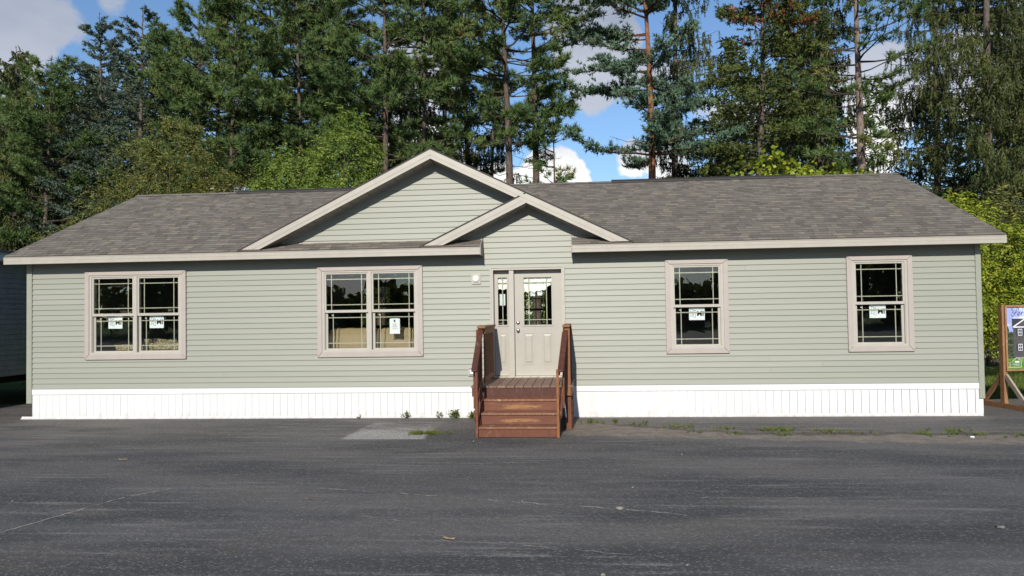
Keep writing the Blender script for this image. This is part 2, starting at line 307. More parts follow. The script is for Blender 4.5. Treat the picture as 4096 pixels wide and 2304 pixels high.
# ------------------------------------------------------------------ object helpers
def origin(o):
    v = Vector((0, 0, 0))
    while o is not None: v += o.location; o = o.parent
    return v
def link(name, data, parent=None, loc=None):
    o = bpy.data.objects.new(name, data); COL.objects.link(o)
    if parent is not None: o.parent = parent
    if loc is not None: o.location = Vector(loc) - (origin(parent) if parent is not None else Vector((0, 0, 0)))
    return o
def tag(o, label=None, cat=None, group=None, kind=None):
    for k, v in (('label', label), ('category', cat), ('group', group), ('kind', kind)):
        if v: o[k] = v
    return o
def empty(name, loc, label, cat, group=None, rz=0.0):
    o = link(name, None, None, loc); o.empty_display_size = 0.2; o.rotation_euler.z = rz
    return tag(o, label, cat, group)
class MB:
    """collects shapes given in world coordinates; build() makes ONE mesh object"""
    def __init__(s): s.v = []; s.f = []; s.tn = []
    def add(s, vs, fs, tone=None):
        b = len(s.v); s.v += [tuple(q) for q in vs]; s.f += [tuple(i + b for i in q) for q in fs]; s.tn += [tone if tone is not None else 0.5] * len(vs); return s
    def box(s, x0, x1, y0, y1, z0, z1, tone=None):
        return s.add([(x, y, z) for x in (x0, x1) for y in (y0, y1) for z in (z0, z1)],
                     [(0, 1, 3, 2), (4, 6, 7, 5), (0, 4, 5, 1), (2, 3, 7, 6), (0, 2, 6, 4), (1, 5, 7, 3)], tone)
    def prism(s, poly, y0, y1, tone=None):      # poly: (x,z) counter-clockwise seen from -y
        n = len(poly); vs = [(x, y0, z) for x, z in poly] + [(x, y1, z) for x, z in poly]
        fs = [tuple(range(n)), tuple(range(2 * n - 1, n - 1, -1))] + [(i, i + n, (i + 1) % n + n, (i + 1) % n) for i in range(n)]
        return s.add(vs, fs, tone)
    def prismx(s, poly, x0, x1, tone=None):     # poly: (y,z)
        n = len(poly); vs = [(x0, y, z) for y, z in poly] + [(x1, y, z) for y, z in poly]
        fs = [tuple(range(n - 1, -1, -1)), tuple(range(n, 2 * n))] + [(i, (i + 1) % n, (i + 1) % n + n, i + n) for i in range(n)]
        return s.add(vs, fs, tone)
    def slab(s, poly, t, tone=None):            # 3D polygon given thickness t downwards
        n = len(poly); vs = [tuple(q) for q in poly] + [(q[0], q[1], q[2] - t) for q in poly]
        fs = [tuple(range(n)), tuple(range(2 * n - 1, n - 1, -1))] + [(i, i + n, (i + 1) % n + n, (i + 1) % n) for i in range(n)]
        return s.add(vs, fs, tone)
    def bar(s, a, b, w, h, upv=(0, 0, 1), tone=None):   # beam from a to b, w across, h along upv
        a, b = Vector(a), Vector(b); d = (b - a).normalized(); side = d.cross(Vector(upv)).normalized(); u2 = side.cross(d).normalized()
        vs = [p + side * (sx * w / 2) + u2 * (sz * h / 2) for p in (a, b) for sx, sz in ((-1, -1), (1, -1), (1, 1), (-1, 1))]
        return s.add(vs, [(0, 3, 2, 1), (4, 5, 6, 7), (0, 1, 5, 4), (1, 2, 6, 5), (2, 3, 7, 6), (3, 0, 4, 7)], tone)
    def tube(s, pts, rad, n=8, cap=True, tone=None):
        P = [Vector(p) for p in pts]; vs = []; fs = []
        for i, p in enumerate(P):
            d = (P[min(i + 1, len(P) - 1)] - P[max(i - 1, 0)]).normalized(); a = d.cross(Vector((0.31, 0.2, 0.93))).normalized() if abs(d.z) < 0.9 else d.cross(Vector((1, 0, 0))).normalized(); b = d.cross(a)
            vs += [p + (a * math.cos(t) + b * math.sin(t)) * rad[i] for t in [2 * math.pi * k / n for k in range(n)]]
        for i in range(len(P) - 1):
            for k in range(n): fs.append((i * n + k, i * n + (k + 1) % n, (i + 1) * n + (k + 1) % n, (i + 1) * n + k))
        if cap: fs += [tuple(range(n - 1, -1, -1)), tuple(range((len(P) - 1) * n, len(P) * n))]
        return s.add(vs, fs, tone)
    def wallgrid(s, x0, x1, z0, z1, y0, y1, holes):   # a thick sheet pierced by rectangular holes
        xs = sorted({x0, x1, *[h[0] for h in holes], *[h[1] for h in holes]}); zs = sorted({z0, z1, *[h[2] for h in holes], *[h[3] for h in holes]})
        def inh(x, z): return any(h[0] < x < h[1] and h[2] < z < h[3] for h in holes)
        def solid(i, j): return 0 <= i < len(xs) - 1 and 0 <= j < len(zs) - 1 and not inh((xs[i] + xs[i + 1]) / 2, (zs[j] + zs[j + 1]) / 2)
        for i in range(len(xs) - 1):
            for j in range(len(zs) - 1):
                if not solid(i, j): continue
                a, b, c, d = xs[i], xs[i + 1], zs[j], zs[j + 1]
                s.add([(a, y0, c), (b, y0, c), (b, y0, d), (a, y0, d)], [(0, 1, 2, 3)]); s.add([(a, y1, c), (b, y1, c), (b, y1, d), (a, y1, d)], [(3, 2, 1, 0)])
                for (di, dj), (p, q) in {(-1, 0): ((a, c), (a, d)), (1, 0): ((b, d), (b, c)), (0, -1): ((b, c), (a, c)), (0, 1): ((a, d), (b, d))}.items():
                    if not solid(i + di, j + dj): s.add([(p[0], y0, p[1]), (q[0], y0, q[1]), (q[0], y1, q[1]), (p[0], y1, p[1])], [(0, 1, 2, 3)])
        return s
    def ring(s, x0, x1, z0, z1, wl, wr, wb, wt, y0, y1):   # rectangular ring (frame) in the xz plane
        return s.wallgrid(x0, x1, z0, z1, y0, y1, [(x0 + wl, x1 - wr, z0 + wb, z1 - wt)])
    def mesh(s, name, org=(0, 0, 0), smooth=False, tone=False):
        me = bpy.data.meshes.new(name); ox, oy, oz = org
        me.from_pydata([(x - ox, y - oy, z - oz) for x, y, z in s.v], [], s.f)
        if tone:
            at = me.attributes.new('tone', 'FLOAT', 'POINT'); at.data.foreach_set('value', np.array(s.tn, dtype=np.float32))
        if smooth: me.polygons.foreach_set('use_smooth', [True] * len(me.polygons))
        me.update(); return me
    def build(s, name, mat, parent=None, smooth=False, tone=False):
        o = origin(parent) if parent is not None else Vector((0, 0, 0))
        me = s.mesh(name, o, smooth, tone); me.materials.append(MAT[mat]); return link(name, me, parent)
def fast_mesh(name, V, F, tone, mat):
    """numpy triangles to a mesh"""
    me = bpy.data.meshes.new(name); V = np.ascontiguousarray(V, dtype=np.float32); F = np.ascontiguousarray(F, dtype=np.int32)
    me.vertices.add(len(V)); me.vertices.foreach_set('co', V.ravel()); n = len(F)
    me.loops.add(n * 3); me.loops.foreach_set('vertex_index', F.ravel()); me.polygons.add(n)
    me.polygons.foreach_set('loop_start', np.arange(0, n * 3, 3, dtype=np.int32))
    at = me.attributes.new('tone', 'FLOAT', 'POINT'); at.data.foreach_set('value', np.asarray(tone, dtype=np.float32)); me.materials.append(MAT[mat])
    me.update(calc_edges=True); return me
def text_mesh(body, size, offset=0.0, extrude=0.0004):
    cu = bpy.data.curves.new('lettering', 'FONT'); cu.body = body; cu.size = size; cu.offset = offset; cu.extrude = extrude; cu.align_x = 'CENTER'; cu.align_y = 'CENTER'
    ob = bpy.data.objects.new('lettering', cu); me = bpy.data.meshes.new_from_object(ob); bpy.data.objects.remove(ob); return me
def strokes(mb, lines, y, w, dy=0.0008):          # flat ink strokes in an xz plane
    for ln in lines:
        for a, b in zip(ln[:-1], ln[1:]):
            a, b = Vector((a[0], 0, a[1])), Vector((b[0], 0, b[1])); d = (b - a)
            if d.length < 1e-6: continue
            nn = Vector((-d.z, 0, d.x)).normalized() * (w / 2); e = d.normalized() * (w * 0.3)
            q = [a - nn - e, b - nn + e, b + nn + e, a + nn - e]; mb.prism([(p.x, p.z) for p in q], y - dy, y)
    return mb

# ================================================================== THE SETTING
g = MB(); g.add([(-600, -600, -0.06), (600, -600, -0.06), (600, 600, -0.06), (-600, 600, -0.06)], [(0, 1, 2, 3)])
tag(g.build('ground', 'turf'), 'grassy ground around the paved lot', kind='structure')
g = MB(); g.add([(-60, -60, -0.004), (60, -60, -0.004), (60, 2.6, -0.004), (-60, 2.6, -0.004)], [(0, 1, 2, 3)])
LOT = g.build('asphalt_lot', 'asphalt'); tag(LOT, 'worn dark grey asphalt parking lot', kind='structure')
plain('crack_dust', (0.34, 0.318, 0.28), 0.95, 0.1, var=0.3, scale=30)
def crack(pts, w):
    mb = MB(); L = []; 
    for a, b in zip(pts[:-1], pts[1:]):
        n = max(2, int((Vector(b) - Vector(a)).length / 0.07))
        for i in range(n): t = i / n; L.append((a[0] + (b[0] - a[0]) * t + random.gauss(0, .006), a[1] + (b[1] - a[1]) * t + random.gauss(0, .011)))
    for i, (a, b) in enumerate(zip(L[:-1], L[1:])):
        if random.random() < 0.2: continue
        d = Vector((b[0] - a[0], b[1] - a[1])).normalized(); k = w * random.uniform(0.2, 1.0) / 2; nx, ny = -d.y * k, d.x * k
        mb.add([(a[0] - nx, a[1] - ny, 0.0004), (b[0] - nx, b[1] - ny, 0.0004), (b[0] + nx, b[1] + ny, 0.0004), (a[0] + nx, a[1] + ny, 0.0004)], [(0, 1, 2, 3)])
    mb.build('crack', 'crack_dust', LOT)
crack([(-2.98, -5.92), (-1.9, -6.18), (-0.75, -6.5), (0.1, -6.72), (0.77, -6.92), (1.0, -7.05)], 0.030)
crack([(-5.30, -7.8), (-5.12, -7.05), (-4.95, -6.4), (-4.6, -5.9)], 0.035)
crack([(1.15, -6.3), (1.7, -6.28), (2.4, -6.26)], 0.020); crack([(-0.9, -4.1), (0.2, -4.12), (1.4, -4.2)], 0.016)
crack([(-2.2, -7.1), (-1.8, -7.25), (-1.5, -7.4)], 0.016); crack([(-1.3, -7.9), (-0.6, -8.0), (0.4, -8.25)], 0.016)

# ================================================================== THE HOUSE
XL, XR = -10.652, 6.844; EL, ER = -10.943, 7.174; EY = -0.38; RY, RZ = 4.175, 4.947; SL = (RZ - 3.14) / (RY - EY)
D2, D3 = -1.837, -0.178; SB = 0.57; LAP = 0.1016; HB = 8.35
def roofz(y): return 3.14 + SL * (y - EY)
GX, GZ, GS = -2.72, 4.93, 0.492       # big gable peak and slope
SX, SZ = -0.987, 4.93 - 0.492 * (2.72 - 0.987)
def bigz(x): return GZ - GS * abs(x - GX)
def smz(x): return SZ - 0.48 * (SX - x)
house = empty('house', (-1.9, 4.0, 0.0), 'long single-storey sage green home with grey shingle roof and twin front gables', 'house')

# ---- openings
WINS = [(-9.559, -7.531, 2), (-4.966, -2.962, 2), (1.481, 2.595, 1), (4.652, 5.773, 1)]; WB, WT = 1.131, 2.817
DX0, DX1, DZ0, DZ1 = -1.69, -0.344, 0.72, 2.745
holes = [(a + 0.10, b - 0.10, WB + 0.11, WT - 0.09) for a, b, n in WINS] + [(DX0 + 0.03, DX1 - 0.03, DZ0, DZ1 - 0.03)]
wall = MB().wallgrid(XL - 0.07, XR + 0.07, 0.50, 3.05, 0.0, 0.14, holes).build('wall', 'trim_green', house)
blk = [(a, b, WB, WT) for a, b, n in WINS] + [(DX0, DX1, 0.4, DZ1)]
def lap(x0, x1, z, h=LAP, xa=None, xb=None, tone=None):
    """one clapboard course; xa/xb are the ends of its top edge when they are raked"""
    xa = x0 if xa is None else xa; xb = x1 if xb is None else xb
    prof = [(-0.003, h + 0.002), (-0.0045, h - 0.004), (-0.0110, h * 0.55), (-0.0182, 0.014), (-0.0192, 0.004), (-0.016, 0.0005), (-0.003, 0.006)]
    mb = MB(); n = len(prof); vs = []
    for s in (0, 1):
        for y, dz in prof:
            t = min(1, dz / h); x = (x0 + (xa - x0) * t) if s == 0 else (x1 + (xb - x1) * t); vs.append((x, y, z + dz))
    mb.add(vs, [tuple(range(n - 1, -1, -1)), tuple(range(n, 2 * n))] + [(i, (i + 1) % n, (i + 1) % n + n, i + n) for i in range(n)])
    return mb.build('siding_board', 'siding', wall)
SEAMS = {3: [4.20], 4: [-0.5, 3.3], 2: [3.3, -6.8], 5: [0.6], 7: [-5.8], 22: [-5.35], 20: [2.9]}
for i in range(24):
    z = SB + i * LAP; spans = [(XL + 0.004, XR - 0.004)]
    for b in blk:
        if z + LAP * 0.5 < b[2] or z + LAP * 0.5 > b[3]: continue
        new = []
        for s in spans:
            if b[1] <= s[0] or b[0] >= s[1]: new.append(s)
            else:
                if b[0] > s[0]: new.append((s[0], b[0] + 0.01))
                if b[1] < s[1]: new.append((b[1] - 0.01, s[1]))
        spans = new
    for c in SEAMS.get(i, []):
        new = []
        for s in spans: new += [(s[0], c), (c + 0.002, s[1])] if s[0] < c < s[1] else [s]
        spans = new
    for s in spans: lap(s[0], s[1], z)
# the gable face, coplanar with the wall, above the eaves
gz0 = 3.275
MB().prism([(GX - 3.35, 3.05), (GX + 3.35, 3.05), (GX + 3.35, 3.27), (GX, GZ - 0.12), (GX - 3.35, 3.27)], 0.0, 0.10).build('gable_wall', 'trim_green', house)
i = 0
while True:
    z = 3.008 + i * LAP; i += 1
    lo = GX - (GZ - 0.165 - z) / GS; hi = GX + (GZ - 0.165 - z) / GS; lo2 = GX - (GZ - 0.165 - z - LAP) / GS; hi2 = GX + (GZ - 0.165 - z - LAP) / GS
    if hi2 < lo2: lo2 = hi2 = GX
    if hi - lo < 0.02: break
    if z < 3.20: lap(D2 + 0.012, D3 - 0.012, z)
    else: lap(lo, hi, z, LAP, lo2, hi2)
for nm, a, b, c, d in (('base_trim', -6.05, D2 + 0.01, 3.262, 3.285), ('base_trim', D3 - 0.01, 0.62, 3.262, 3.285)):
    MB().box(a, b, -0.028, -0.001, c, d).build(nm, 'fascia', house)
# ---- corner posts
for x0, x1 in ((-10.752, XL + 0.006), (XR - 0.006, 6.928)):
    MB().prismx([(-0.034, 0.30), (0.10, 0.30), (0.10, 2.99), (-0.034, 2.99)], x0, x1).build('corner_post', 'trim_green', house)
# ---- end and rear walls (lapped profile)
def endwall(x, s):
    mb = MB(); k = 0
    while SB + k * LAP < 4.85:
        z = SB + k * LAP; k += 1; y0 = max(0.105, EY + (z + LAP + 0.09 - 3.14) / SL); ym = min(HB, 2 * RY - y0)
        if ym - y0 < 0.1: break
        mb.add([(x, y0, z + LAP), (x, ym, z + LAP), (x + s * 0.014, ym, z), (x + s * 0.014, y0, z), (x, y0, z), (x, ym, z)], [(0, 1, 2, 3), (3, 2, 5, 4)])
    mb.box(min(x, x - s * 0.12), max(x, x - s * 0.12), 0.15, HB, 0.0, 3.03); return mb.build('end_wall', 'siding', house)
endwall(XL - 0.07, -1); endwall(XR + 0.07, 1)
BACKW = [(-1.95, -1.05, 1.35, 2.62), (-6.5, -5.55, 1.55, 2.75)]
MB().wallgrid(XL, XR, 0.0, 3.05, HB - 0.14, HB, BACKW).build('rear_wall', 'siding', house)
for a, b, c, d in BACKW:
    mb = MB().ring(a, b, c, d, 0.05, 0.05, 0.05, 0.05, HB - 0.12, HB - 0.04)
    for k in (1, 2): mb.box(a + (b - a) * k / 3 - 0.012, a + (b - a) * k / 3 + 0.012, HB - 0.1, HB - 0.08, c, d)
    for k in (1, 2, 3): z = c + (d - c) * k / 4; h = 0.03 if k == 2 else 0.012; mb.box(a, b, HB - 0.105, HB - 0.075, z - h, z + h)
    mb.build('rear_window', 'frame', house)
# ---- rooms
MB().box(XL + 0.06, XR - 0.06, 0.16, HB - 0.15, 0.60, 0.70).build('interior_floor', 'room_floor', house)
MB().box(XL + 0.06, XR - 0.06, 0.16, HB - 0.15, 3.06, 3.12).build('ceiling', 'room_wall', house)
for x in (-6.9, 0.55, 3.6): MB().box(x, x + 0.1, 0.16, HB - 0.15, 0.70, 3.05).build('interior_wall', 'room_wall', house)
MB().box(XL + 0.06, -6.95, 3.6, 3.7, 0.70, 3.05).build('interior_wall', 'room_wall', house); MB().box(0.66, XR - 0.06, 3.4, 3.5, 0.70, 3.05).build('interior_wall', 'room_wall', house)
# ---- skirting
sk = MB().box(XL + 0.004, XR + 0.02, 0.02, 0.05, 0.0, 0.56).build('skirting', 'skirt', house)
PW = 0.1372
def pmesh(w):
    mb = MB(); mb.prism([(0, 0.02), (w - 0.006, 0.02), (w - 0.006, 0.465), (0, 0.465)], -0.004, 0.0)
    mb.prism([(w - 0.006, 0.02), (w, 0.02), (w, 0.465), (w - 0.006, 0.465)], 0.010, 0.014); mb.prism([(0.0, 0.02), (0.007, 0.02), (0.007, 0.465), (0, 0.465)], -0.012, -0.004)
    me = mb.mesh('skirt_panel'); me.materials.append(MAT['skirt']); return me
pm = [pmesh(PW)]; x = XL + 0.006
while x < XR + 0.01:
    link('skirt_panel', pm[0], sk, (x, 0.0, 0.0)); x += PW
for a, b in ((XL - 0.002, -7.6), (-7.598, -3.4), (-3.398, 1.3), (1.302, XR + 0.0)):
    MB().prismx([(-0.016, 0.463), (-0.022, 0.468), (-0.022, 0.560), (-0.016, 0.567), (0.018, 0.567), (0.018, 0.463)], a, b).build('top_channel', 'skirt', sk)
for a, b in ((-10.86, -7.9), (-7.896, -4.2), (-4.196, -0.4), (-0.396, 3.1), (3.104, XR + 0.045)):
    MB().prismx([(-0.045, -0.002), (-0.045, 0.012), (-0.016, 0.018), (-0.014, 0.045), (0.01, 0.045), (0.01, -0.002)], a, b).build('base_channel', 'skirt', sk)

# ---- roof
deck = MB()
deck.add([(EL, 0.0, roofz(0) - 0.018), (ER, 0.0, roofz(0) - 0.018), (ER, RY, RZ - 0.018), (EL, RY, RZ - 0.018)], [(0, 1, 2, 3)])
for a, b in ((EL, D2), (D3, ER)): deck.add([(a, EY - 0.01, roofz(EY - 0.01) - 0.018), (b, EY - 0.01, roofz(EY - 0.01) - 0.018), (b, 0.0, roofz(0) - 0.018), (a, 0.0, roofz(0) - 0.018)], [(0, 1, 2, 3)])
deck.slab([(EL, RY, RZ), (ER, RY, RZ), (ER, 2 * RY - EY, 3.14), (EL, 2 * RY - EY, 3.14)], 0.03)
roof = deck.build('roof', 'shingle_plain', house)
SLOPE = math.atan(SL); EXPO = 0.1435; NL = math.hypot(RY - EY, RZ - 3.14)
def shingle_geo(mb, x0, x1, s0, s1, t, tone, jitter=0.0):
    """tab from slope distance s0 (butt) to s1, thickness t at the butt"""
    cs, sn = math.cos(SLOPE), math.sin(SLOPE)
    def P(x, s, h): return (x, EY - 0.012 + s * cs - h * sn, 3.14 - 0.012 * SL + s * sn + h * cs)
    se = min(s0 + EXPO * 0.76, s1); k = (se - s0) / max(s1 - s0, 1e-6); te = t + (0.0005 - t) * k
    vs = [P(x0, s0, 0), P(x1, s0, 0), P(x1, s1, -0.004), P(x0, s1, -0.004), P(x0, s0, t), P(x1, s0, t), P(x1, se, te), P(x0, se, te)]
    lo = lambda L: [(a, b, c - 0.012) for a, b, c in L]
    mb.add(lo(vs), [(4, 5, 6, 7), (0, 1, 5, 4), (1, 2, 6, 5), (3, 0, 4, 7)], tone)
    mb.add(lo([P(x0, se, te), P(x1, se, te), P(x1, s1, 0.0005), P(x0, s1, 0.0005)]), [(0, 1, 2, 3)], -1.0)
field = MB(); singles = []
rs = random.Random(3)
nrow = int(NL / EXPO)
gable_hide = lambda x, y: y > 0.12 and roofz(y) < max(bigz(x), 0) - 0.02
for r in range(nrow + 1):
    s0 = r * EXPO; s1 = min(s0 + EXPO + 0.05, NL); x = EL - rs.uniform(0, 0.3)
    if s0 > NL - 0.03: break
    y = EY + s0 * math.cos(SLOPE)
    while x < ER:
        w = rs.choice((0.10, 0.12, 0.15, 0.18, 0.21, 0.25)); a, b = max(x, EL), min(x + w, ER); x += w
        if b - a < 0.02: continue
        tone = min(1, max(0, rs.gauss(0.46, 0.29))); t = 0.015 if rs.random() < 0.55 else 0.008
        mid = (a + b) / 2
        if gable_hide(mid, y + 0.1): continue
        if y < 0.13:     # the pent strip is cut away above the door
            if D2 < a and b < D3: continue
            if a < D2 < b: b = D2 + 0.015
            if a < D3 < b: a = D3 - 0.015
        if r < 4 and len(singles) < 300: singles.append((a, b, s0, s1, t, tone))
        else: shingle_geo(field, a + 0.001, b - 0.001, s0, s1, t, tone)
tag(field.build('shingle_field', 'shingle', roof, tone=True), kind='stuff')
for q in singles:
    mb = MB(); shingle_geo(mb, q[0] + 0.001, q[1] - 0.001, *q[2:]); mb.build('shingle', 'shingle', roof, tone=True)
# ridge caps and vents
mb = MB(); x = EL
while x < ER:
    w = min(0.3, ER - x); mb.add([(x, RY - 0.13, RZ - 0.13 * SL + 0.012), (x + w - 0.006, RY - 0.13, RZ - 0.13 * SL + 0.008), (x + w - 0.006, RY, RZ + 0.012), (x, RY, RZ + 0.018), (x, RY + 0.13, RZ - 0.13 * SL + 0.012), (x + w - 0.006, RY + 0.13, RZ - 0.13 * SL + 0.008)], [(0, 1, 2, 3), (3, 2, 5, 4)], rs.uniform(0.1, 0.7)); x += w
mb.build('ridge_cap', 'shingle', roof, tone=True)
for a, b in ((-8.35, -3.2), (0.71, 4.90)):
    MB().prismx([(RY - 0.16, RZ - 0.16 * SL + 0.014), (RY - 0.155, RZ - 0.155 * SL + 0.040), (RY, RZ + 0.046), (RY + 0.155, RZ - 0.155 * SL + 0.040), (RY + 0.16, RZ - 0.16 * SL + 0.014)], a, b).build('ridge_vent', 'dark_edge', roof)
# eave fascia with its stepped face, drip edge, soffit
for a, b in ((EL, D2), (D3, ER)):
    f = MB().prismx([(EY + 0.004, 2.974), (EY - 0.006, 2.974), (EY - 0.006, 3.030), (EY - 0.001, 3.034), (EY - 0.004, 3.038), (EY - 0.004, 3.086), (EY + 0.001, 3.090), (EY - 0.006, 3.096), (EY - 0.006, 3.108), (EY + 0.03, 3.108), (EY + 0.03, 2.974)], a, b).build('fascia_board', 'fascia', roof)
    MB().box(a + 0.001, b - 0.001, EY - 0.008, EY + 0.03, 3.1085, 3.1255).build('drip_edge', 'dark_edge', roof)
    mb = MB(); x = a + 0.02
    while x < b - 0.03:
        w = min(0.1, b - 0.02 - x); mb.box(x, x + w - 0.008, EY + 0.031, -0.004, 2.986, 2.994); x += w
    mb.box(a + 0.01, b - 0.01, EY + 0.031, -0.004, 2.9945, 3.000); mb.build('soffit', 'soffit', roof)
for x, s in ((D2, 1), (D3, -1)):
    x0, x1 = sorted((x + s * 0.0005, x + s * 0.018))
    MB().prismx([(EY - 0.012, 2.965), (EY - 0.012, 3.135), (-0.002, roofz(0) + 0.004), (-0.002, 2.955)], x0, x1).build('return_cap', 'soffit', roof)
for x, s in ((EL, -1), (ER, 1)):      # raked ends
    x0, x1 = sorted((x, x + s * 0.02)); yb = 2 * RY - EY
    MB().prismx([(EY - 0.006, 2.974), (EY - 0.006, 3.105), (RY, RZ - 0.042), (yb, 3.105), (yb, 2.974), (RY, RZ - 0.17)], x0, x1).build('rake_board', 'fascia', roof)
    xa, xb = sorted((x, XL - 0.07 if s < 0 else XR + 0.07)); mb = MB()
    mb.add([(xa, EY + 0.03, 2.99), (xb, EY + 0.03, 2.99), (xb, RY, RZ - 0.16), (xa, RY, RZ - 0.16), (xb, yb, 2.99), (xa, yb, 2.99)], [(0, 3, 2, 1), (3, 5, 4, 2)]); mb.build('rake_soffit', 'soffit', roof)

# ---- gables
gable = MB()
YB = lambda z: EY + (z - 3.14) / SL
xL, xR = GX - (GZ - 3.14) / GS, GX + (GZ - 3.14) / GS
gable.slab([(GX, EY - 0.02, GZ), (GX, YB(GZ), GZ), (xL, EY - 0.02, 3.142)], 0.028); gable.slab([(xR, EY - 0.02, 3.142), (GX, YB(GZ), GZ), (GX, EY - 0.02, GZ)], 0.028)
xS = SX - (SZ - 3.14) / 0.48
gable.slab([(SX, EY - 0.018, SZ - 0.002), (SX, 0.0, SZ - 0.002), (xS, 0.0, 3.143), (xS, EY - 0.018, 3.143)], 0.028)
gab = gable.build('gable', 'dark_edge', house)
def rake(line, x0, x1, name='rake_board'):
    """fascia hung under line(x) between x0 and x1, foot cut level at 3.15"""
    sg_ = 1 if x1 > x0 and abs(x1 - GX) < 0.01 else -1; xp = x1 if sg_ > 0 else x0
    for k, (d0, d1, dy) in enumerate(((0.030, 0.062, 0.0), (0.062, 0.128, -0.004), (0.128, 0.195, 0.001))):
        f0, f1 = GX - sg_ * (GZ - d0 - 3.150) / GS, GX - sg_ * (GZ - d1 - 3.150) / GS
        poly = [(f0, 3.150), (f1, 3.150), (xp, line(xp) - d1), (xp, line(xp) - d0)]
        if sg_ < 0: poly = poly[::-1]
        MB().prism(poly, EY - 0.016 + dy + k * 0.001, EY + 0.02).build(name, 'fascia', gab)
rake(bigz, xL, GX - 0.0008); rake(bigz, GX + 0.0008, xR)
bigb = lambda x: bigz(x) - 0.195
xi = SX
for _ in range(40): xi = xi - (smz(xi) - 0.030 - bigb(xi)) / (0.48 + GS)
def rake_small():
    for k, (d0, d1, dy) in enumerate(((0.030, 0.062, 0.0), (0.062, 0.128, -0.004), (0.128, 0.195, 0.001))):
        def meet(d):
            x = SX
            for _ in range(60): x = x - ((smz(x) - d) - (bigb(x) - 0.001)) / (0.48 + GS)
            return x
        foot = lambda d: SX - (SZ - d - 3.150) / 0.48
        a, b, c, d = foot(d0), foot(d1), meet(d1), meet(d0)
        MB().prism([(a, 3.150), (b, 3.150), (c, smz(c) - d1), (d, smz(d) - d0)], EY - 0.013 + dy + k * 0.001, EY + 0.02).build('rake_board', 'fascia', gab)
rake_small()
def soffits(line, slope, x0, x1, n):
    for i in range(n):
        a = x0 + (x1 - x0) * i / n; b = a + (x1 - x0) / n * 0.93
        za, zb = line(a) - 0.178, line(b) - 0.178
        if min(za, zb) < 3.16: continue
        MB().slab([(a, EY + 0.021, za), (b, EY + 0.021, zb), (b, -0.004, zb), (a, -0.004, za)], 0.016).build('soffit_panel', 'soffit', gab)
    if True:
        za, zb = line(x0) - 0.165, line(x1) - 0.165
        MB().slab([(x0, EY + 0.021, za), (x1, EY + 0.021, zb), (x1, -0.004, zb), (x0, -0.004, za)], 0.005).build('soffit_backing', 'dark_edge', gab)
soffits(bigz, GS, xL + 0.42, GX - 0.004, 19); soffits(bigz, GS, GX + 0.004, xR - 0.42, 19); soffits(smz, 0.48, xS + 0.42, SX - 0.01, 9)
def walltrim(line, a, b):
    za, zb = line(a) - 0.19, line(b) - 0.19
    MB().prism([(a, za - 0.028), (b, zb - 0.028), (b, zb), (a, za)], -0.030, -0.019).build('gable_trim', 'fascia', gab)
walltrim(bigz, xL + 0.66, GX - 0.001); walltrim(bigz, GX + 0.001, xR - 0.66); walltrim(smz, xS + 0.66, SX - 0.03)

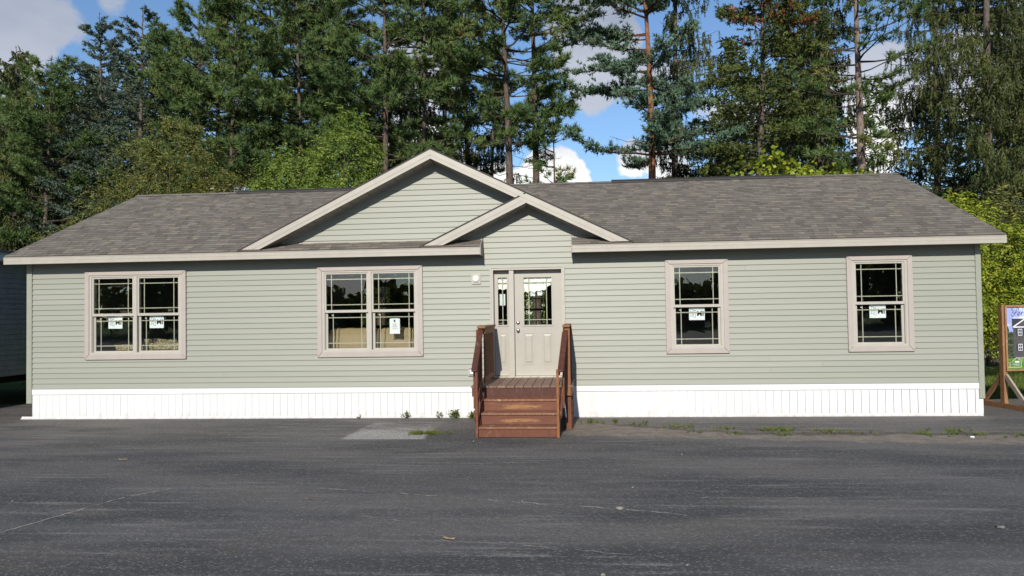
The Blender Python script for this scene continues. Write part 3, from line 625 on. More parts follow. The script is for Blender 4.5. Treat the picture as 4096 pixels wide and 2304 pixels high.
# ---- windows
def window(x0, x1, n):
    cs, ct, cb = 0.088, 0.072, 0.100
    fx0, fx1, fz0, fz1 = x0 + cs, x1 - cs, WB + cb, WT - ct
    mb = MB(); mb.ring(fx0, fx1, fz0, fz1, 0.042, 0.042, 0.028, 0.030, -0.034, 0.12)
    mb.ring(fx0 + 0.042, fx1 - 0.042, fz0 + 0.028, fz1 - 0.030, 0.012, 0.012, 0.008, 0.012, -0.022, 0.11)
    u0, u1 = fx0 + 0.042, fx1 - 0.042; units = [(u0, u1)] if n == 1 else [(u0, (u0 + u1) / 2 - 0.030), ((u0 + u1) / 2 + 0.030, u1)]
    if n == 2: mb.box(units[0][1], units[1][0], -0.033, 0.12, fz0 + 0.028, fz1 - 0.030)
    win = mb.build('window', 'frame', house)
    z = ((x0, WB), (x1, WB), (x1, WT), (x0, WT)); w = ((fx0, fz0), (fx1, fz0), (fx1, fz1), (fx0, fz1)); g_ = 0.0012
    for poly in ([z[0], z[1], w[1], w[0]], [z[1], z[2], w[2], w[1]], [z[2], z[3], w[3], w[2]], [z[3], z[0], w[0], w[3]]):
        cx = sum(p[0] for p in poly) / 4; cz = sum(p[1] for p in poly) / 4; sh = lambda p: (p[0] + (cx - p[0]) * 0.0035, p[1] + (cz - p[1]) * 0.0035)
        b = MB().prism([sh(p) for p in poly], -0.052, -0.004).build('casing_board', 'casing', win)
        bv = b.modifiers.new('bevel', 'BEVEL'); bv.width = 0.004; bv.segments = 2
    zm0, zm1 = 1.963, 2.012; off = 0.097; mw = 0.008
    for a, b in units:
        us = MB().ring(a + 0.002, b - 0.002, zm0, fz1 - 0.032, 0.033, 0.033, zm1 - zm0, 0.030, -0.018, 0.016).build('sash', 'frame', win)
        ls = MB().ring(a + 0.012, b - 0.012, fz0 + 0.030, zm1 - 0.004, 0.040, 0.040, 0.032, 0.046, 0.024, 0.056).build('sash', 'frame', win)
        for (p0, p1, q0, q1, y) in ((a + 0.035, b - 0.035, zm1, fz1 - 0.062, -0.004), (a + 0.052, b - 0.052, fz0 + 0.062, zm0 + 0.003, 0.036)):
            MB().box(p0 - 0.004, p1 + 0.004, y, y + 0.004, q0 - 0.004, q1 + 0.004).build('pane', 'glass', win)
            for xx in (p0 + off, p1 - off): MB().box(xx - mw, xx + mw, y + 0.007, y + 0.013, q0, q1).build('muntin', 'muntin', win)
            for zz in (q0 + off, q1 - off): MB().box(p0, p1, y + 0.0065, y + 0.0135, zz - mw, zz + mw).build('muntin', 'muntin', win)
        MB().box(b - 0.045 if n == 1 else a + 0.012, b - 0.030 if n == 1 else a + 0.026, 0.018, 0.024, fz0 + 0.036, zm0 - 0.004).build('track', 'frame', win)
        MB().box((a + 0.12), (a + 0.15), 0.050, 0.07, zm0 - 0.055, zm0 - 0.04).build('latch', 'white_plastic', win)
for q in WINS: window(*q)

# ---- door set
dfr = MB(); yo = -0.046
dfr.box(DX0, DX0 + 0.046, yo, 0.14, 0.735, DZ1); dfr.box(DX1 - 0.046, DX1, yo, 0.14, 0.735, DZ1); dfr.box(DX0 + 0.046, DX1 - 0.046, yo, 0.14, DZ1 - 0.046, DZ1)
dfr.box(-1.352, -1.268, -0.020, 0.14, 0.752, DZ1 - 0.046)
for a, b in ((DX0 - 0.012, DX0 + 0.012), (DX1 - 0.012, DX1 + 0.012)): dfr.box(a, b, yo - 0.012, yo + 0.001, 0.735, DZ1 - 0.010)
dfr.box(DX0 - 0.012, DX1 + 0.012, yo - 0.0125, yo + 0.001, DZ1 - 0.010, DZ1 + 0.014)
dfr.build('door_frame', 'frame', house)
MB().box(DX0 + 0.03, DX1 - 0.03, -0.03, 0.14, 0.722, 0.751).build('threshold', 'nickel', house)
def raised(parent, x0, x1, z0, z1, y):
    mb = MB().ring(x0, x1, z0, z1, 0.014, 0.014, 0.014, 0.014, y - 0.007, y)
    a, b, c, d = x0 + 0.030, x1 - 0.030, z0 + 0.030, z1 - 0.030; k = 0.028
    mb.add([(a, y - 0.001, c), (b, y - 0.001, c), (b, y - 0.001, d), (a, y - 0.001, d), (a + k, y - 0.010, c + k), (b - k, y - 0.010, c + k), (b - k, y - 0.010, d - k), (a + k, y - 0.010, d - k)],
           [(4, 5, 6, 7), (0, 1, 5, 4), (1, 2, 6, 5), (2, 3, 7, 6), (3, 0, 4, 7)])
    mb.build('door_panel', 'door', parent)
def lite(parent, gx0, gx1, gz0, gz1, y, vert, hor):
    MB().ring(gx0 - 0.026, gx1 + 0.026, gz0 - 0.026, gz1 + 0.026, 0.027, 0.027, 0.027, 0.027, y - 0.012, y + 0.003).build('lite_frame', 'door', parent)
    MB().box(gx0 - 0.002, gx1 + 0.002, y + 0.006, y + 0.010, gz0 - 0.002, gz1 + 0.002).build('pane', 'glass', parent)
    for x in vert: MB().box(x - 0.008, x + 0.008, y + 0.013, y + 0.019, gz0, gz1).build('muntin', 'muntin', parent)
    for z in hor: MB().box(gx0, gx1, y + 0.0125, y + 0.0195, z - 0.008, z + 0.008).build('muntin', 'muntin', parent)
DY = 0.10
door = MB().wallgrid(-1.266, -0.392, 0.754, 2.698, DY, DY + 0.045, [(-1.091, -0.578, 1.683, 2.560)]).build('door', 'door', house)
lite(door, -1.091, -0.578, 1.683, 2.560, DY, (-0.999, -0.672), (1.778, 2.466))
raised(door, -1.112, -0.908, 0.955, 1.538, DY); raised(door, -0.772, -0.568, 0.955, 1.538, DY)
side = MB().wallgrid(-1.642, -1.354, 0.754, 2.698, DY, DY + 0.045, [(-1.572, -1.402, 1.688, 2.566)]).build('sidelight', 'door', house)
lite(side, -1.572, -1.402, 1.688, 2.566, DY, (-1.487,), (1.778, 2.466)); raised(side, -1.572, -1.402, 0.955, 1.538, DY)
def disc(parts, name, mat, parent, x, z):
    mb = MB()
    mb.tube([(x, p[0], z) for p in parts], [p[1] for p in parts], 20); return mb.build(name, mat, parent, smooth=True)
disc([(DY, 0.034), (DY - 0.010, 0.034), (DY - 0.012, 0.028), (DY - 0.020, 0.026), (DY - 0.022, 0.012)], 'deadbolt', 'nickel', door, -1.205, 1.725)
disc([(DY, 0.034), (DY - 0.008, 0.033), (DY - 0.010, 0.014), (DY - 0.035, 0.014), (DY - 0.042, 0.026), (DY - 0.058, 0.030), (DY - 0.068, 0.024), (DY - 0.071, 0.016)], 'knob', 'nickel', door, -1.205, 1.588)
def film(parent, x0, x1, z1, low, y):
    n = 26; vs = []; fs = []
    for j in range(15):
        for i in range(n + 1):
            t = i / n; x = x0 + (x1 - x0) * t; zb = low(t); z = z1 + (zb - z1) * j / 14
            vs.append((x, y + 0.010 * math.sin(i * 1.3 + j * 0.5) * math.sin(j * 0.9 + i * 0.37) + 0.004 * math.sin(i * 2.9 - j), z))
    for j in range(14):
        for i in range(n): a = j * (n + 1) + i; fs.append((a, a + n + 1, a + n + 2, a + 1))
    MB().add(vs, fs).build('protective_film', 'film', parent, smooth=True)
film(door, -1.088, -0.581, 2.556, lambda t: 2.30 + 0.015 * math.sin(14 * t) + (0.13 * (t - 0.62) / 0.38 if t > 0.62 else 0) - (0.02 if t < 0.18 else 0) + 0.012 * math.sin(31 * t), DY + 0.045)
film(side, -1.570, -1.404, 2.562, lambda t: 2.345 + 0.012 * math.sin(9 * t), DY + 0.045)
# ---- fittings on the wall
mb = MB().prism([(-2.045, 2.462), (-2.032, 2.448), (-1.888, 2.448), (-1.875, 2.462), (-1.875, 2.630), (-1.888, 2.644), (-2.032, 2.644), (-2.045, 2.630)], -0.036, -0.004)
mb.box(-2.024, -1.900, -0.046, -0.036, 2.476, 2.622); lb = mb.build('light_block', 'frame', house)
disc([(-0.046, 0.058), (-0.060, 0.058), (-0.068, 0.050), (-0.070, 0.02)], 'blank_cover', 'white_plastic', lb, -1.962, 2.548)
ob_ = MB().ring(-2.128, -1.985, 0.765, 0.925, 0.02, 0.02, 0.02, 0.02, -0.046, -0.004).build('outlet_box', 'frame', house)
MB().box(-2.106, -2.008, -0.070, -0.014, 0.787, 0.903).build('outlet_cover', 'grey_box', ob_)
MB().box(-2.094, -2.020, -0.076, -0.070, 0.800, 0.880).build('outlet_window', 'white_plastic', ob_)

# ================================================================== THINGS IN AND ON THE HOUSE
def sticker(x0, x1, z0, z1, y, label):
    w, h = x1 - x0, z1 - z0
    p = MB().box(x0, x1, y, y + 0.001, z0, z1).build('window_sticker', 'paper'); tag(p, label, 'sticker', 'window maker stickers')
    X = lambda t: x0 + w * t; Z = lambda t: z0 + h * t; yy = y - 0.0004
    mb = MB(); strokes(mb, [[(X(.30), Z(.80)), (X(.12), Z(.92)), (X(.12), Z(.30)), (X(.28), Z(.36)), (X(.30), Z(.42))]], yy, 0.006); mb.build('logo', 'maroon_ink', p)
    mb = MB(); strokes(mb, [[(X(.22), Z(.70)), (X(.40), Z(.80)), (X(.40), Z(.20)), (X(.24), Z(.28))], [(X(.22), Z(.70)), (X(.22), Z(.42))], [(X(.30), Z(.62)), (X(.30), Z(.44))]], yy, 0.006); mb.build('logo', 'ink', p)
    me = text_mesh('MI', 0.125, 0.0035); me.materials.append(MAT['ink']); t = link('lettering', me, p, (X(.72), yy - 0.0006, Z(.50))); t.rotation_euler = (R(90), 0, 0)
SY = 0.060
sticker(-9.142, -8.860, 1.722, 1.950, SY, 'white sticker with angular logo on left sash of leftmost window')
sticker(-8.309, -8.026, 1.722, 1.950, SY, 'white sticker with angular logo on right sash of leftmost window')
sticker(1.905, 2.183, 1.730, 1.953, SY, 'white sticker with angular logo in the window just right of the door')
sticker(5.059, 5.339, 1.722, 1.950, SY, 'white sticker with angular logo in the rightmost window')
# notice sheet in a plastic sleeve, slightly bowed
mb = MB(); vs = []; fs = []
for j in range(7):
    for i in range(7):
        vs.append((-3.612 + 0.194 * i / 6, 0.062 + 0.010 * math.sin(math.pi * i / 6) + 0.004 * math.sin(j), 1.550 + 0.285 * j / 6 + 0.006 * math.sin(math.pi * i / 6)))
for j in range(6):
    for i in range(6): a = j * 7 + i; fs.append((a, a + 1, a + 8, a + 7))
mb.add(vs, fs); nt = mb.build('notice_sheet', 'paper'); tag(nt, 'white printed notice sheet hung in the wide window left of the door', 'notice')
so = nt.modifiers.new('thickness', 'SOLIDIFY'); so.thickness = 0.002; so.offset = 1
mb = MB(); mb.box(-3.536, -3.506, 0.0595, 0.0605, 1.778, 1.804); mb.prism([(-3.541, 1.804), (-3.501, 1.804), (-3.521, 1.816)], 0.0595, 0.0605); mb.build('emblem', 'ink', nt)
mb = MB()
for z, w in ((1.755, .03), (1.735, .095), (1.716, .05), (1.697, .085), (1.680, .09), (1.645, .11)):
    x = -3.516 - w / 2
    while x < -3.516 + w / 2: l = random.uniform(.006, .016); mb.box(x, x + l, 0.0588, 0.0596, z, z + 0.006); x += l + 0.004
mb.build('print', 'faint_ink', nt)
# small papers behind the door glass
for x0, x1, z0, z1, lb_ in ((-0.975, -0.885, 2.215, 2.40, 'left of two pale papers behind the front door glass'), (-0.845, -0.755, 2.225, 2.40, 'right of two pale papers behind the front door glass'), (-1.548, -1.445, 2.050, 2.262, 'pale paper strip behind the narrow sidelight glass')):
    tag(MB().box(x0, x1, DY + 0.075, DY + 0.077, z0, z1).build('paper_slip', 'paper'), lb_, 'paper')
def mk_fabric(name, c0, c1, pattern=False):
    m = M(name); v = m.world()
    if pattern:
        d = m.vor(m.world(), 22.0, 'DISTANCE_TO_EDGE'); n = m.noise(v, 26, 3, 0.5, 2.5)
        f = m.rng(m.math('ABSOLUTE', m.math('SUBTRACT', n, 0.5)), 0.02, 0.055); c = m.mix(f, c0, c1); c = m.mix(m.rng(d, 0.04, 0.08), c0, c)
    else: c = m.mix(m.rng(m.noise(v, 60, 5, 0.7), 0.3, 0.7), c0, c1)
    m.bump(m.noise(v, 220, 3), 0.5, 0.004); MAT[name] = m.done(c, 0.9, 0.1)
mk_fabric('tan_fabric', (0.30, 0.225, 0.125), (0.38, 0.29, 0.17)); mk_fabric('paisley', (0.09, 0.07, 0.03), (0.50, 0.42, 0.26), True)
def pillow(name, cx, cy, cz, w, h, t, mat, parent, tilt=0.0, nu=22, nv=16):
    vs = []; fs = []
    for side_ in (-1, 1):
        for j in range(nv + 1):
            for i in range(nu + 1):
                u, v = -1 + 2 * i / nu, -1 + 2 * j / nv; b = (max(0, 1 - abs(u) ** 2.6) * max(0, 1 - abs(v) ** 2.6)) ** 0.45
                pin = 1 - 0.06 * (1 - abs(v)) * abs(u); x, z = u * w / 2 * pin, v * h / 2 * (1 - 0.07 * (1 - abs(u)) * abs(v)); y = side_ * t / 2 * b
                z2 = z * math.cos(tilt) - y * math.sin(tilt); y2 = z * math.sin(tilt) + y * math.cos(tilt); vs.append((cx + x, cy + y2, cz + z2 + 0.008 * math.sin(5 * u + 3 * v)))
    st = (nu + 1) * (nv + 1)
    for s_ in (0, 1):
        for j in range(nv):
            for i in range(nu): a = s_ * st + j * (nu + 1) + i; q = (a, a + 1, a + nu + 2, a + nu + 1); fs.append(q if s_ == 0 else q[::-1])
    return MB().add(vs, fs).build(name, mat, parent, smooth=True)
sofa = empty('sofa', (-3.8, 0.75, 0.70), 'tan upholstered sofa seen from behind through the wide window left of the door', 'sofa')
MB().box(-4.86, -2.55, 0.36, 1.35, 0.80, 1.12).build('seat_base', 'tan_fabric', sofa)
for i, (a, b) in enumerate(((-4.86, -3.87), (-3.86, -3.27), (-3.26, -2.60))):
    mb = MB(); prof = [(0.34, 0.86), (0.32, 1.30), (0.315, 1.44), (0.34, 1.47), (0.335, 1.58), (0.37, 1.645), (0.45, 1.665), (0.55, 1.63), (0.62, 1.45), (0.66, 0.95)]; vs = []; n = len(prof); k = 13
    for q in range(k):
        t = q / (k - 1); e = 1 - 0.03 * (abs(2 * t - 1) ** 8)
        for y, z in prof: vs.append((a + (b - a) * t, 0.5 + (y - 0.5) * e, 0.86 + (z - 0.86) * (e + 0.006 * math.sin(q * 1.7 + i))))
    mb.add(vs, [(q * n + j, q * n + j + 1, (q + 1) * n + j + 1, (q + 1) * n + j) for q in range(k - 1) for j in range(n - 1)] + [tuple(range(n)), tuple(range(k * n - 1, (k - 1) * n - 1, -1))])
    mb.build('back_cushion', 'tan_fabric', sofa, smooth=True)
for x in (-4.74, -3.865, -3.265):
    MB().tube([(x, y - 0.006, z) for y, z in ((0.33, 1.15), (0.317, 1.30), (0.312, 1.44), (0.337, 1.47), (0.332, 1.58), (0.367, 1.65), (0.45, 1.672))], [0.011] * 7, 6).build('piping', 'seam', sofa, smooth=True)
for x0, x1 in ((-4.95, -4.86), (-2.55, -2.46)): MB().box(x0, x1, 0.36, 1.35, 0.80, 1.35).build('arm', 'tan_fabric', sofa)
for x in (-4.9, -2.5):
    for y in (0.45, 1.28): MB().box(x - 0.025, x + 0.025, y - 0.025, y + 0.025, 0.702, 0.80).build('leg', 'seam', sofa)
bench = empty('day_bed', (-8.6, 0.65, 0.70), 'low day bed under the leftmost window holding the patterned pillows', 'bed')
MB().box(-9.45, -7.55, 0.22, 1.15, 0.95, 1.17).build('mattress', 'tan_fabric', bench); MB().box(-9.47, -7.53, 0.20, 1.17, 0.84, 0.945).build('bed_frame', 'seam', bench)
for x in (-9.40, -7.60):
    for y in (0.27, 1.10): MB().box(x - 0.03, x + 0.03, y - 0.03, y + 0.03, 0.702, 0.84).build('leg', 'seam', bench)
for cx, cy, cz, w, h, t, lab in ((-8.82, 0.36, 1.265, 0.72, 0.30, 0.20, 'patterned pillow at the lower middle of the leftmost window'), (-8.10, 0.36, 1.28, 0.80, 0.33, 0.2, 'patterned pillow at the lower right of the leftmost window'), (-8.38, 0.64, 1.34, 0.70, 0.36, 0.16, 'patterned pillow standing behind the other two in the leftmost window')):
    o = pillow('pillow', cx, cy, cz, w, h, t, 'paisley', None, -0.35); tag(o, lab, 'pillow', 'patterned pillows behind the leftmost window')

# ================================================================== WOODEN STEPS
st = empty('wooden_steps', (-1.02, -1.2, 0.0), 'reddish brown wooden entry steps with railings up to the front door', 'steps')
def bb(mb, name, mat, w=0.006):
    o = mb.build(name, mat, st); b = o.modifiers.new('bevel', 'BEVEL'); b.width = w; b.segments = 2; return o
DK, DF = 0.722, -1.60
x = -1.86; i = 0
for w in (0.145, 0.14, 0.145, 0.15, 0.14, 0.145, 0.143, 0.147, 0.142, 0.145, 0.14, 0.1):
    if x + w > -0.17: w = -0.18 - x
    if w < 0.04: break
    bb(MB().box(x + 0.003, x + w - 0.004, DF - 0.012 * random.random(), -0.06, DK - 0.036, DK + random.uniform(-0.002, 0.002)), 'deck_board', 'deck_stain'); x += w
bb(MB().box(-1.845, -0.195, DF + 0.012, DF + 0.05, 0.545, DK - 0.038), 'rim_board', 'rail_stain')
for xx in (-1.845, -0.235): bb(MB().box(xx, xx + 0.038, DF + 0.052, -0.06, 0.545, DK - 0.038), 'rim_board', 'red_stain')
TX0, TX1 = -1.625, -0.432
for k, (yt, zt) in enumerate(((-1.86, 0.530), (-2.12, 0.343), (-2.365, 0.160))):
    bb(MB().box(TX0 - 0.012 * k, TX1, yt, yt + 0.30, zt - 0.038, zt), 'tread', 'tread_stain', 0.010)
for k, (yr, z0, z1) in enumerate(((-1.58, 0.532, 0.60), (-1.835, 0.345, 0.490), (-2.095, 0.162, 0.303), (-2.345, 0.002, 0.120))):
    bb(MB().box(TX0 - 0.012 * k + 0.004, TX1 - 0.002, yr, yr + 0.024, z0, z1), 'riser', 'riser_stain' if k in (1, 2) else 'red_stain', 0.003)
for xx in (-1.665, -0.430):      # stringers
    MB().prismx([(-2.34, 0.005), (-2.34, 0.12), (-2.10, 0.30), (-1.85, 0.49), (-1.55, 0.54), (-1.55, 0.28), (-2.05, 0.005)], xx, xx + 0.036).build('stringer', 'red_stain', st)
# front posts and sloping handrails
for xa, xb in ((-1.682, -1.642), (-0.432, -0.392)): bb(MB().box(xa, xb, -2.40, -2.31, -0.004, 1.035), 'post', 'red_stain' if xa < -1 else 'amber_wood')
bb(MB().bar((-1.690, -2.43, 1.02), (-1.690, -1.50, 1.69), 0.095, 0.036), 'handrail', 'rail_stain', 0.016); bb(MB().bar((-0.362, -2.43, 1.005), (-0.290, -1.50, 1.67), 0.088, 0.036), 'handrail', 'rail_stain', 0.016)
bb(MB().bar((-1.700, -2.33, 0.99), (-1.700, -1.52, 1.575), 0.036, 0.085), 'rail', 'red_stain'); bb(MB().bar((-0.395, -2.31, 0.97), (-0.335, -1.52, 1.555), 0.036, 0.085), 'rail', 'amber_wood')
bb(MB().bar((-1.700, -2.31, 0.28), (-1.700, -1.56, 0.86), 0.036, 0.085), 'rail', 'red_stain'); bb(MB().bar((-0.378, -2.31, 0.30), (-0.335, -1.56, 0.90), 0.036, 0.085), 'rail', 'red_stain')
for side_x, xo in ((-1.722, 0), (-0.325, 0.0)):
    for k in range(5):
        y = -2.20 + k * 0.135; z0 = 0.34 + (y + 2.31) * 0.77; z1 = 0.98 + (y + 2.33) * 0.722
        bb(MB().box(side_x - 0.013, side_x + 0.013, y - 0.017, y + 0.017, z0, z1), 'baluster', 'red_stain', 0.003)
# newels, deck guards
for xa, xb, m_ in ((-1.765, -1.676, 'red_stain'), (-0.315, -0.226, 'amber_wood')):
    bb(MB().box(xa, xb, DF + 0.00, DF + 0.09, DK - 0.17 if xa > -1 else -0.003, 1.645), 'newel_post', m_)
    bb(MB().box(xa, xb, -0.155, -0.07, DK + 0.002, 1.645), 'newel_post', 'red_stain')
for xa, xb in ((-1.745, -1.605), (-0.345, -0.225)):
    bb(MB().box(xa, xb, DF - 0.03, -0.065, 1.664, 1.702), 'guard_cap', 'amber_wood')
    xm = (xa + xb) / 2 + (0.03 if xa < -1 else 0.0)
    bb(MB().box(xm - 0.018, xm + 0.018, DF + 0.092, -0.157, 1.565, 1.662), 'rail', 'amber_wood'); bb(MB().box(xm - 0.019, xm + 0.019, DF + 0.092, -0.157, DK + 0.05, DK + 0.14), 'rail', 'amber_wood')
    for k in range(10):
        y = DF + 0.17 + k * 0.128
        bb(MB().box(xm - 0.016, xm + 0.016, y - 0.017, y + 0.017, DK + 0.141, 1.564), 'baluster', 'amber_wood', 0.003)
# support posts and lattice under the landing
for xx in (-1.80, -0.305): bb(MB().box(xx, xx + 0.085, DF + 0.055, DF + 0.14, -0.004, 0.544), 'support_post', 'red_stain'); bb(MB().box(xx, xx + 0.085, -0.15, -0.065, -0.004, 0.544), 'support_post', 'red_stain')
for xx in (-1.815, -0.208):
    for d in (1, -1):
        for k in range(-4, 12):
            y0 = DF + 0.14 + k * 0.13; pts = [(y0, 0.03), (y0 + d * 0.51, 0.54)]; (a0, b0), (a1, b1) = pts; lo, hi = DF + 0.14, -0.15
            t0 = max(0.0, min((lo - a0) / (a1 - a0), (hi - a0) / (a1 - a0))); t1 = min(1.0, max((lo - a0) / (a1 - a0), (hi - a0) / (a1 - a0)))
            if t1 - t0 < 0.1: continue
            xk = xx + (0.004 if d > 0 else -0.004)
            MB().bar((xk, a0 + (a1 - a0) * t0, b0 + (b1 - b0) * t0), (xk, a0 + (a1 - a0) * t1, b0 + (b1 - b0) * t1), 0.007, 0.034, (1, 0, 0)).build('lattice_strip', 'red_stain', st) if False else \
            MB().bar((xk, a0 + (a1 - a0) * t0, b0 + (b1 - b0) * t0), (xk, a0 + (a1 - a0) * t1, b0 + (b1 - b0) * t1), 0.034, 0.007, (1, 0, 0)).build('lattice_strip', 'red_stain', st)

# ================================================================== SIGN AT THE RIGHT
sg = empty('sign_board', (7.80, 1.10, 0.0), 'timber framed advertising sign picturing a dark grey house, at the right edge', 'sign')
SG = (7.80, 1.10)
def sbox(name, mat, x0, x1, y0, y1, z0, z1, parent=None):
    return MB().box(SG[0] + x0, SG[0] + x1, SG[1] + y0, SG[1] + y1, z0, z1).build(name, mat, parent or sg)
sbox('post', 'sign_wood', -0.030, 0.045, -0.055, 0.055, 0.085, 1.915); sbox('post', 'sign_wood', 1.76, 1.85, -0.07, 0.07, 0.085, 1.915)
sbox('frame_board', 'sign_wood', 0.0455, 1.76, -0.085, -0.045, 1.875, 1.912); sbox('frame_board', 'sign_wood', 0.0455, 1.76, -0.085, -0.045, 0.685, 0.722); sbox('frame_board', 'sign_wood', 0.012, 0.045, -0.088, -0.0705, 0.685, 1.912)
sbox('skid', 'sign_wood', -0.05, 0.04, -0.95, 0.75, 0.0, 0.085); sbox('skid', 'sign_wood', 1.76, 1.85, -0.95, 0.75, 0.0, 0.085)
for xx in (0.0, 1.80):
    MB().bar((SG[0] + xx, SG[1] - 0.60, 0.09), (SG[0] + xx, SG[1] - 0.075, 0.60), 0.085, 0.040, (1, 0, 0)).build('brace', 'grey_wood', sg)
    MB().bar((SG[0] + xx, SG[1] + 0.55, 0.09), (SG[0] + xx, SG[1] + 0.075, 0.55), 0.085, 0.040, (1, 0, 0)).build('brace', 'sign_wood', sg)
def mk_print_sky():
    m = M('printed_sky'); n = m.noise(m.world((1, 1, 1.6)), 3.2, 5); MAT['printed_sky'] = m.done(m.mix(m.rng(n, 0.42, 0.62), (0.30, 0.36, 0.66), (0.68, 0.73, 0.84)), 0.35)
    m = M('printed_tree'); n = m.noise(m.world(), 26, 4, 0.7); MAT['printed_tree'] = m.done(m.mix(m.rng(n, 0.4, 0.65), (0.012, 0.022, 0.012), (0.09, 0.12, 0.06)), 0.35)
    m = M('printed_lawn'); n = m.noise(m.world((1, 1, 4)), 14, 4, 0.7); MAT['printed_lawn'] = m.done(m.mix(m.rng(n, 0.4, 0.65), (0.05, 0.16, 0.015), (0.13, 0.30, 0.035)), 0.35)
mk_print_sky()
plain('printed_grey', (0.085, 0.078, 0.082), 0.35); plain('printed_roof', (0.045, 0.047, 0.06), 0.35); plain('printed_white', (0.72, 0.74, 0.78), 0.35); plain('printed_stone', (0.25, 0.25, 0.22), 0.35, var=0.4, scale=40); plain('navy_ink', (0.02, 0.025, 0.09), 0.4); plain('logo_cream', (0.42, 0.43, 0.34), 0.4)
PY = -0.050
pn = sbox('printed_panel', 'printed_sky', 0.045, 1.76, PY, PY + 0.02, 0.722, 1.875)
q = lambda x, z: (SG[0] + x, z)
def ink(name, mat, poly, lv): MB().prism([q(*p) for p in poly], SG[1] + PY - 0.0012 * lv, SG[1] + PY - 0.0012 * lv + 0.0006).build(name, mat, pn)
ink('printed_lawn', 'printed_lawn', [(0.046, 0.723), (1.759, 0.723), (1.759, 0.915), (0.046, 0.915)], 1)
ink('printed_tree', 'printed_tree', [(0.046, 0.916), (0.185, 0.916), (0.185, 1.40), (0.15, 1.42), (0.115, 1.40), (0.09, 1.50), (0.07, 1.54), (0.046, 1.60)], 1)
ink('printed_wall', 'printed_grey', [(0.185, 0.917), (1.60, 0.917), (1.60, 1.50), (0.185, 1.48)], 2)
ink('printed_roof', 'printed_roof', [(0.165, 1.475), (1.65, 1.475), (1.55, 1.64), (0.165, 1.66)], 2)
ink('printed_gable', 'printed_grey', [(0.20, 1.515), (0.90, 1.515), (0.55, 1.72)], 3)
mb = MB(); strokes(mb, [[q(0.18, 1.50), q(0.55, 1.735), q(0.92, 1.50), q(0.18, 1.50)]], SG[1] + PY - 0.0048, 0.022); mb.build('printed_trim', 'printed_white', pn)
for xx in (0.275, 0.52, 0.765):
    for zz in (1.06, 1.34):
        ink('printed_shutter', 'printed_roof', [(xx - 0.035, zz - 0.01), (xx + 0.125, zz - 0.01), (xx + 0.125, zz + 0.13), (xx - 0.035, zz + 0.13)], 3); ink('printed_window', 'printed_white', [(xx, zz), (xx + 0.085, zz), (xx + 0.085, zz + 0.125), (xx, zz + 0.125)], 4)
        for cx in (0, 1):
            for cz in (0, 1): ink('printed_pane', 'printed_roof', [(xx + 0.010 + cx * 0.036, zz + 0.010 + cz * 0.057), (xx + 0.039 + cx * 0.036, zz + 0.010 + cz * 0.057), (xx + 0.039 + cx * 0.036, zz + 0.057 + cz * 0.057), (xx + 0.010 + cx * 0.036, zz + 0.057 + cz * 0.057)], 5)
ink('printed_stones', 'printed_stone', [(0.26, 0.90), (1.60, 0.90), (1.60, 0.935), (0.26, 0.94)], 4)
def curve(pts, n=10):       # Catmull-Rom
    P = [pts[0]] + pts + [pts[-1]]; out = []
    for i in range(1, len(P) - 2):
        for k in range(n):
            t = k / n; f = lambda a, b, c, d: 0.5 * (2 * b + (c - a) * t + (2 * a - 5 * b + 4 * c - d) * t * t + (3 * b - a - 3 * c + d) * t ** 3)
            out.append(q(*[f(P[i - 1][j], P[i][j], P[i + 1][j], P[i + 2][j]) for j in (0, 1)]))
    return out + [q(*pts[-1])]
mb = MB(); yk = SG[1] + PY - 0.0072
strokes(mb, [curve([(0.1573, 1.735), (0.1778, 1.705), (0.2106, 1.72), (0.2434, 1.78), (0.2680, 1.835)]), curve([(0.2434, 1.765), (0.1819, 1.765), (0.195, 1.80), (0.1614, 1.845), (0.2229, 1.866), (0.2885, 1.855), (0.3008, 1.82), (0.2680, 1.785), (0.2311, 1.78)]),
             curve([(0.2762, 1.735), (0.3090, 1.745), (0.3254, 1.772), (0.3090, 1.785), (0.2885, 1.765), (0.2844, 1.735), (0.3008, 1.718), (0.3295, 1.732)]), curve([(0.3500, 1.722), (0.3582, 1.76), (0.3664, 1.782)]), curve([(0.3607, 1.755), (0.3828, 1.785), (0.3992, 1.77)])], yk, 0.0055)
mb.build('lettering', 'navy_ink', pn)
mb = MB(); strokes(mb, [[q(0.145, 0.86), q(0.235, 0.935), q(0.335, 0.86)], [q(0.315, 0.87), q(0.315, 0.752)], [q(0.065, 0.752), q(0.33, 0.752)], [q(0.095, 0.76), q(0.095, 0.845)], curve([(0.075, 0.84), (0.125, 0.845), (0.145, 0.822), (0.12, 0.80), (0.10, 0.802)], 5)], yk, 0.015); mb.build('logo', 'logo_cream', pn)
mb = MB(); mb.box(SG[0] + 0.195, SG[0] + 0.28, yk - 0.0006, yk, 0.838, 0.868)
for xx in np.arange(0.15, 0.29, 0.014): mb.box(SG[0] + xx, SG[0] + xx + 0.008, yk - 0.0006, yk, 0.803, 0.816)
for xx in np.arange(0.18, 0.27, 0.010): mb.box(SG[0] + xx, SG[0] + xx + 0.006, yk - 0.0006, yk, 0.780, 0.787)
mb.build('logo_text', 'printed_white', pn)
sg.rotation_euler.z = R(9)

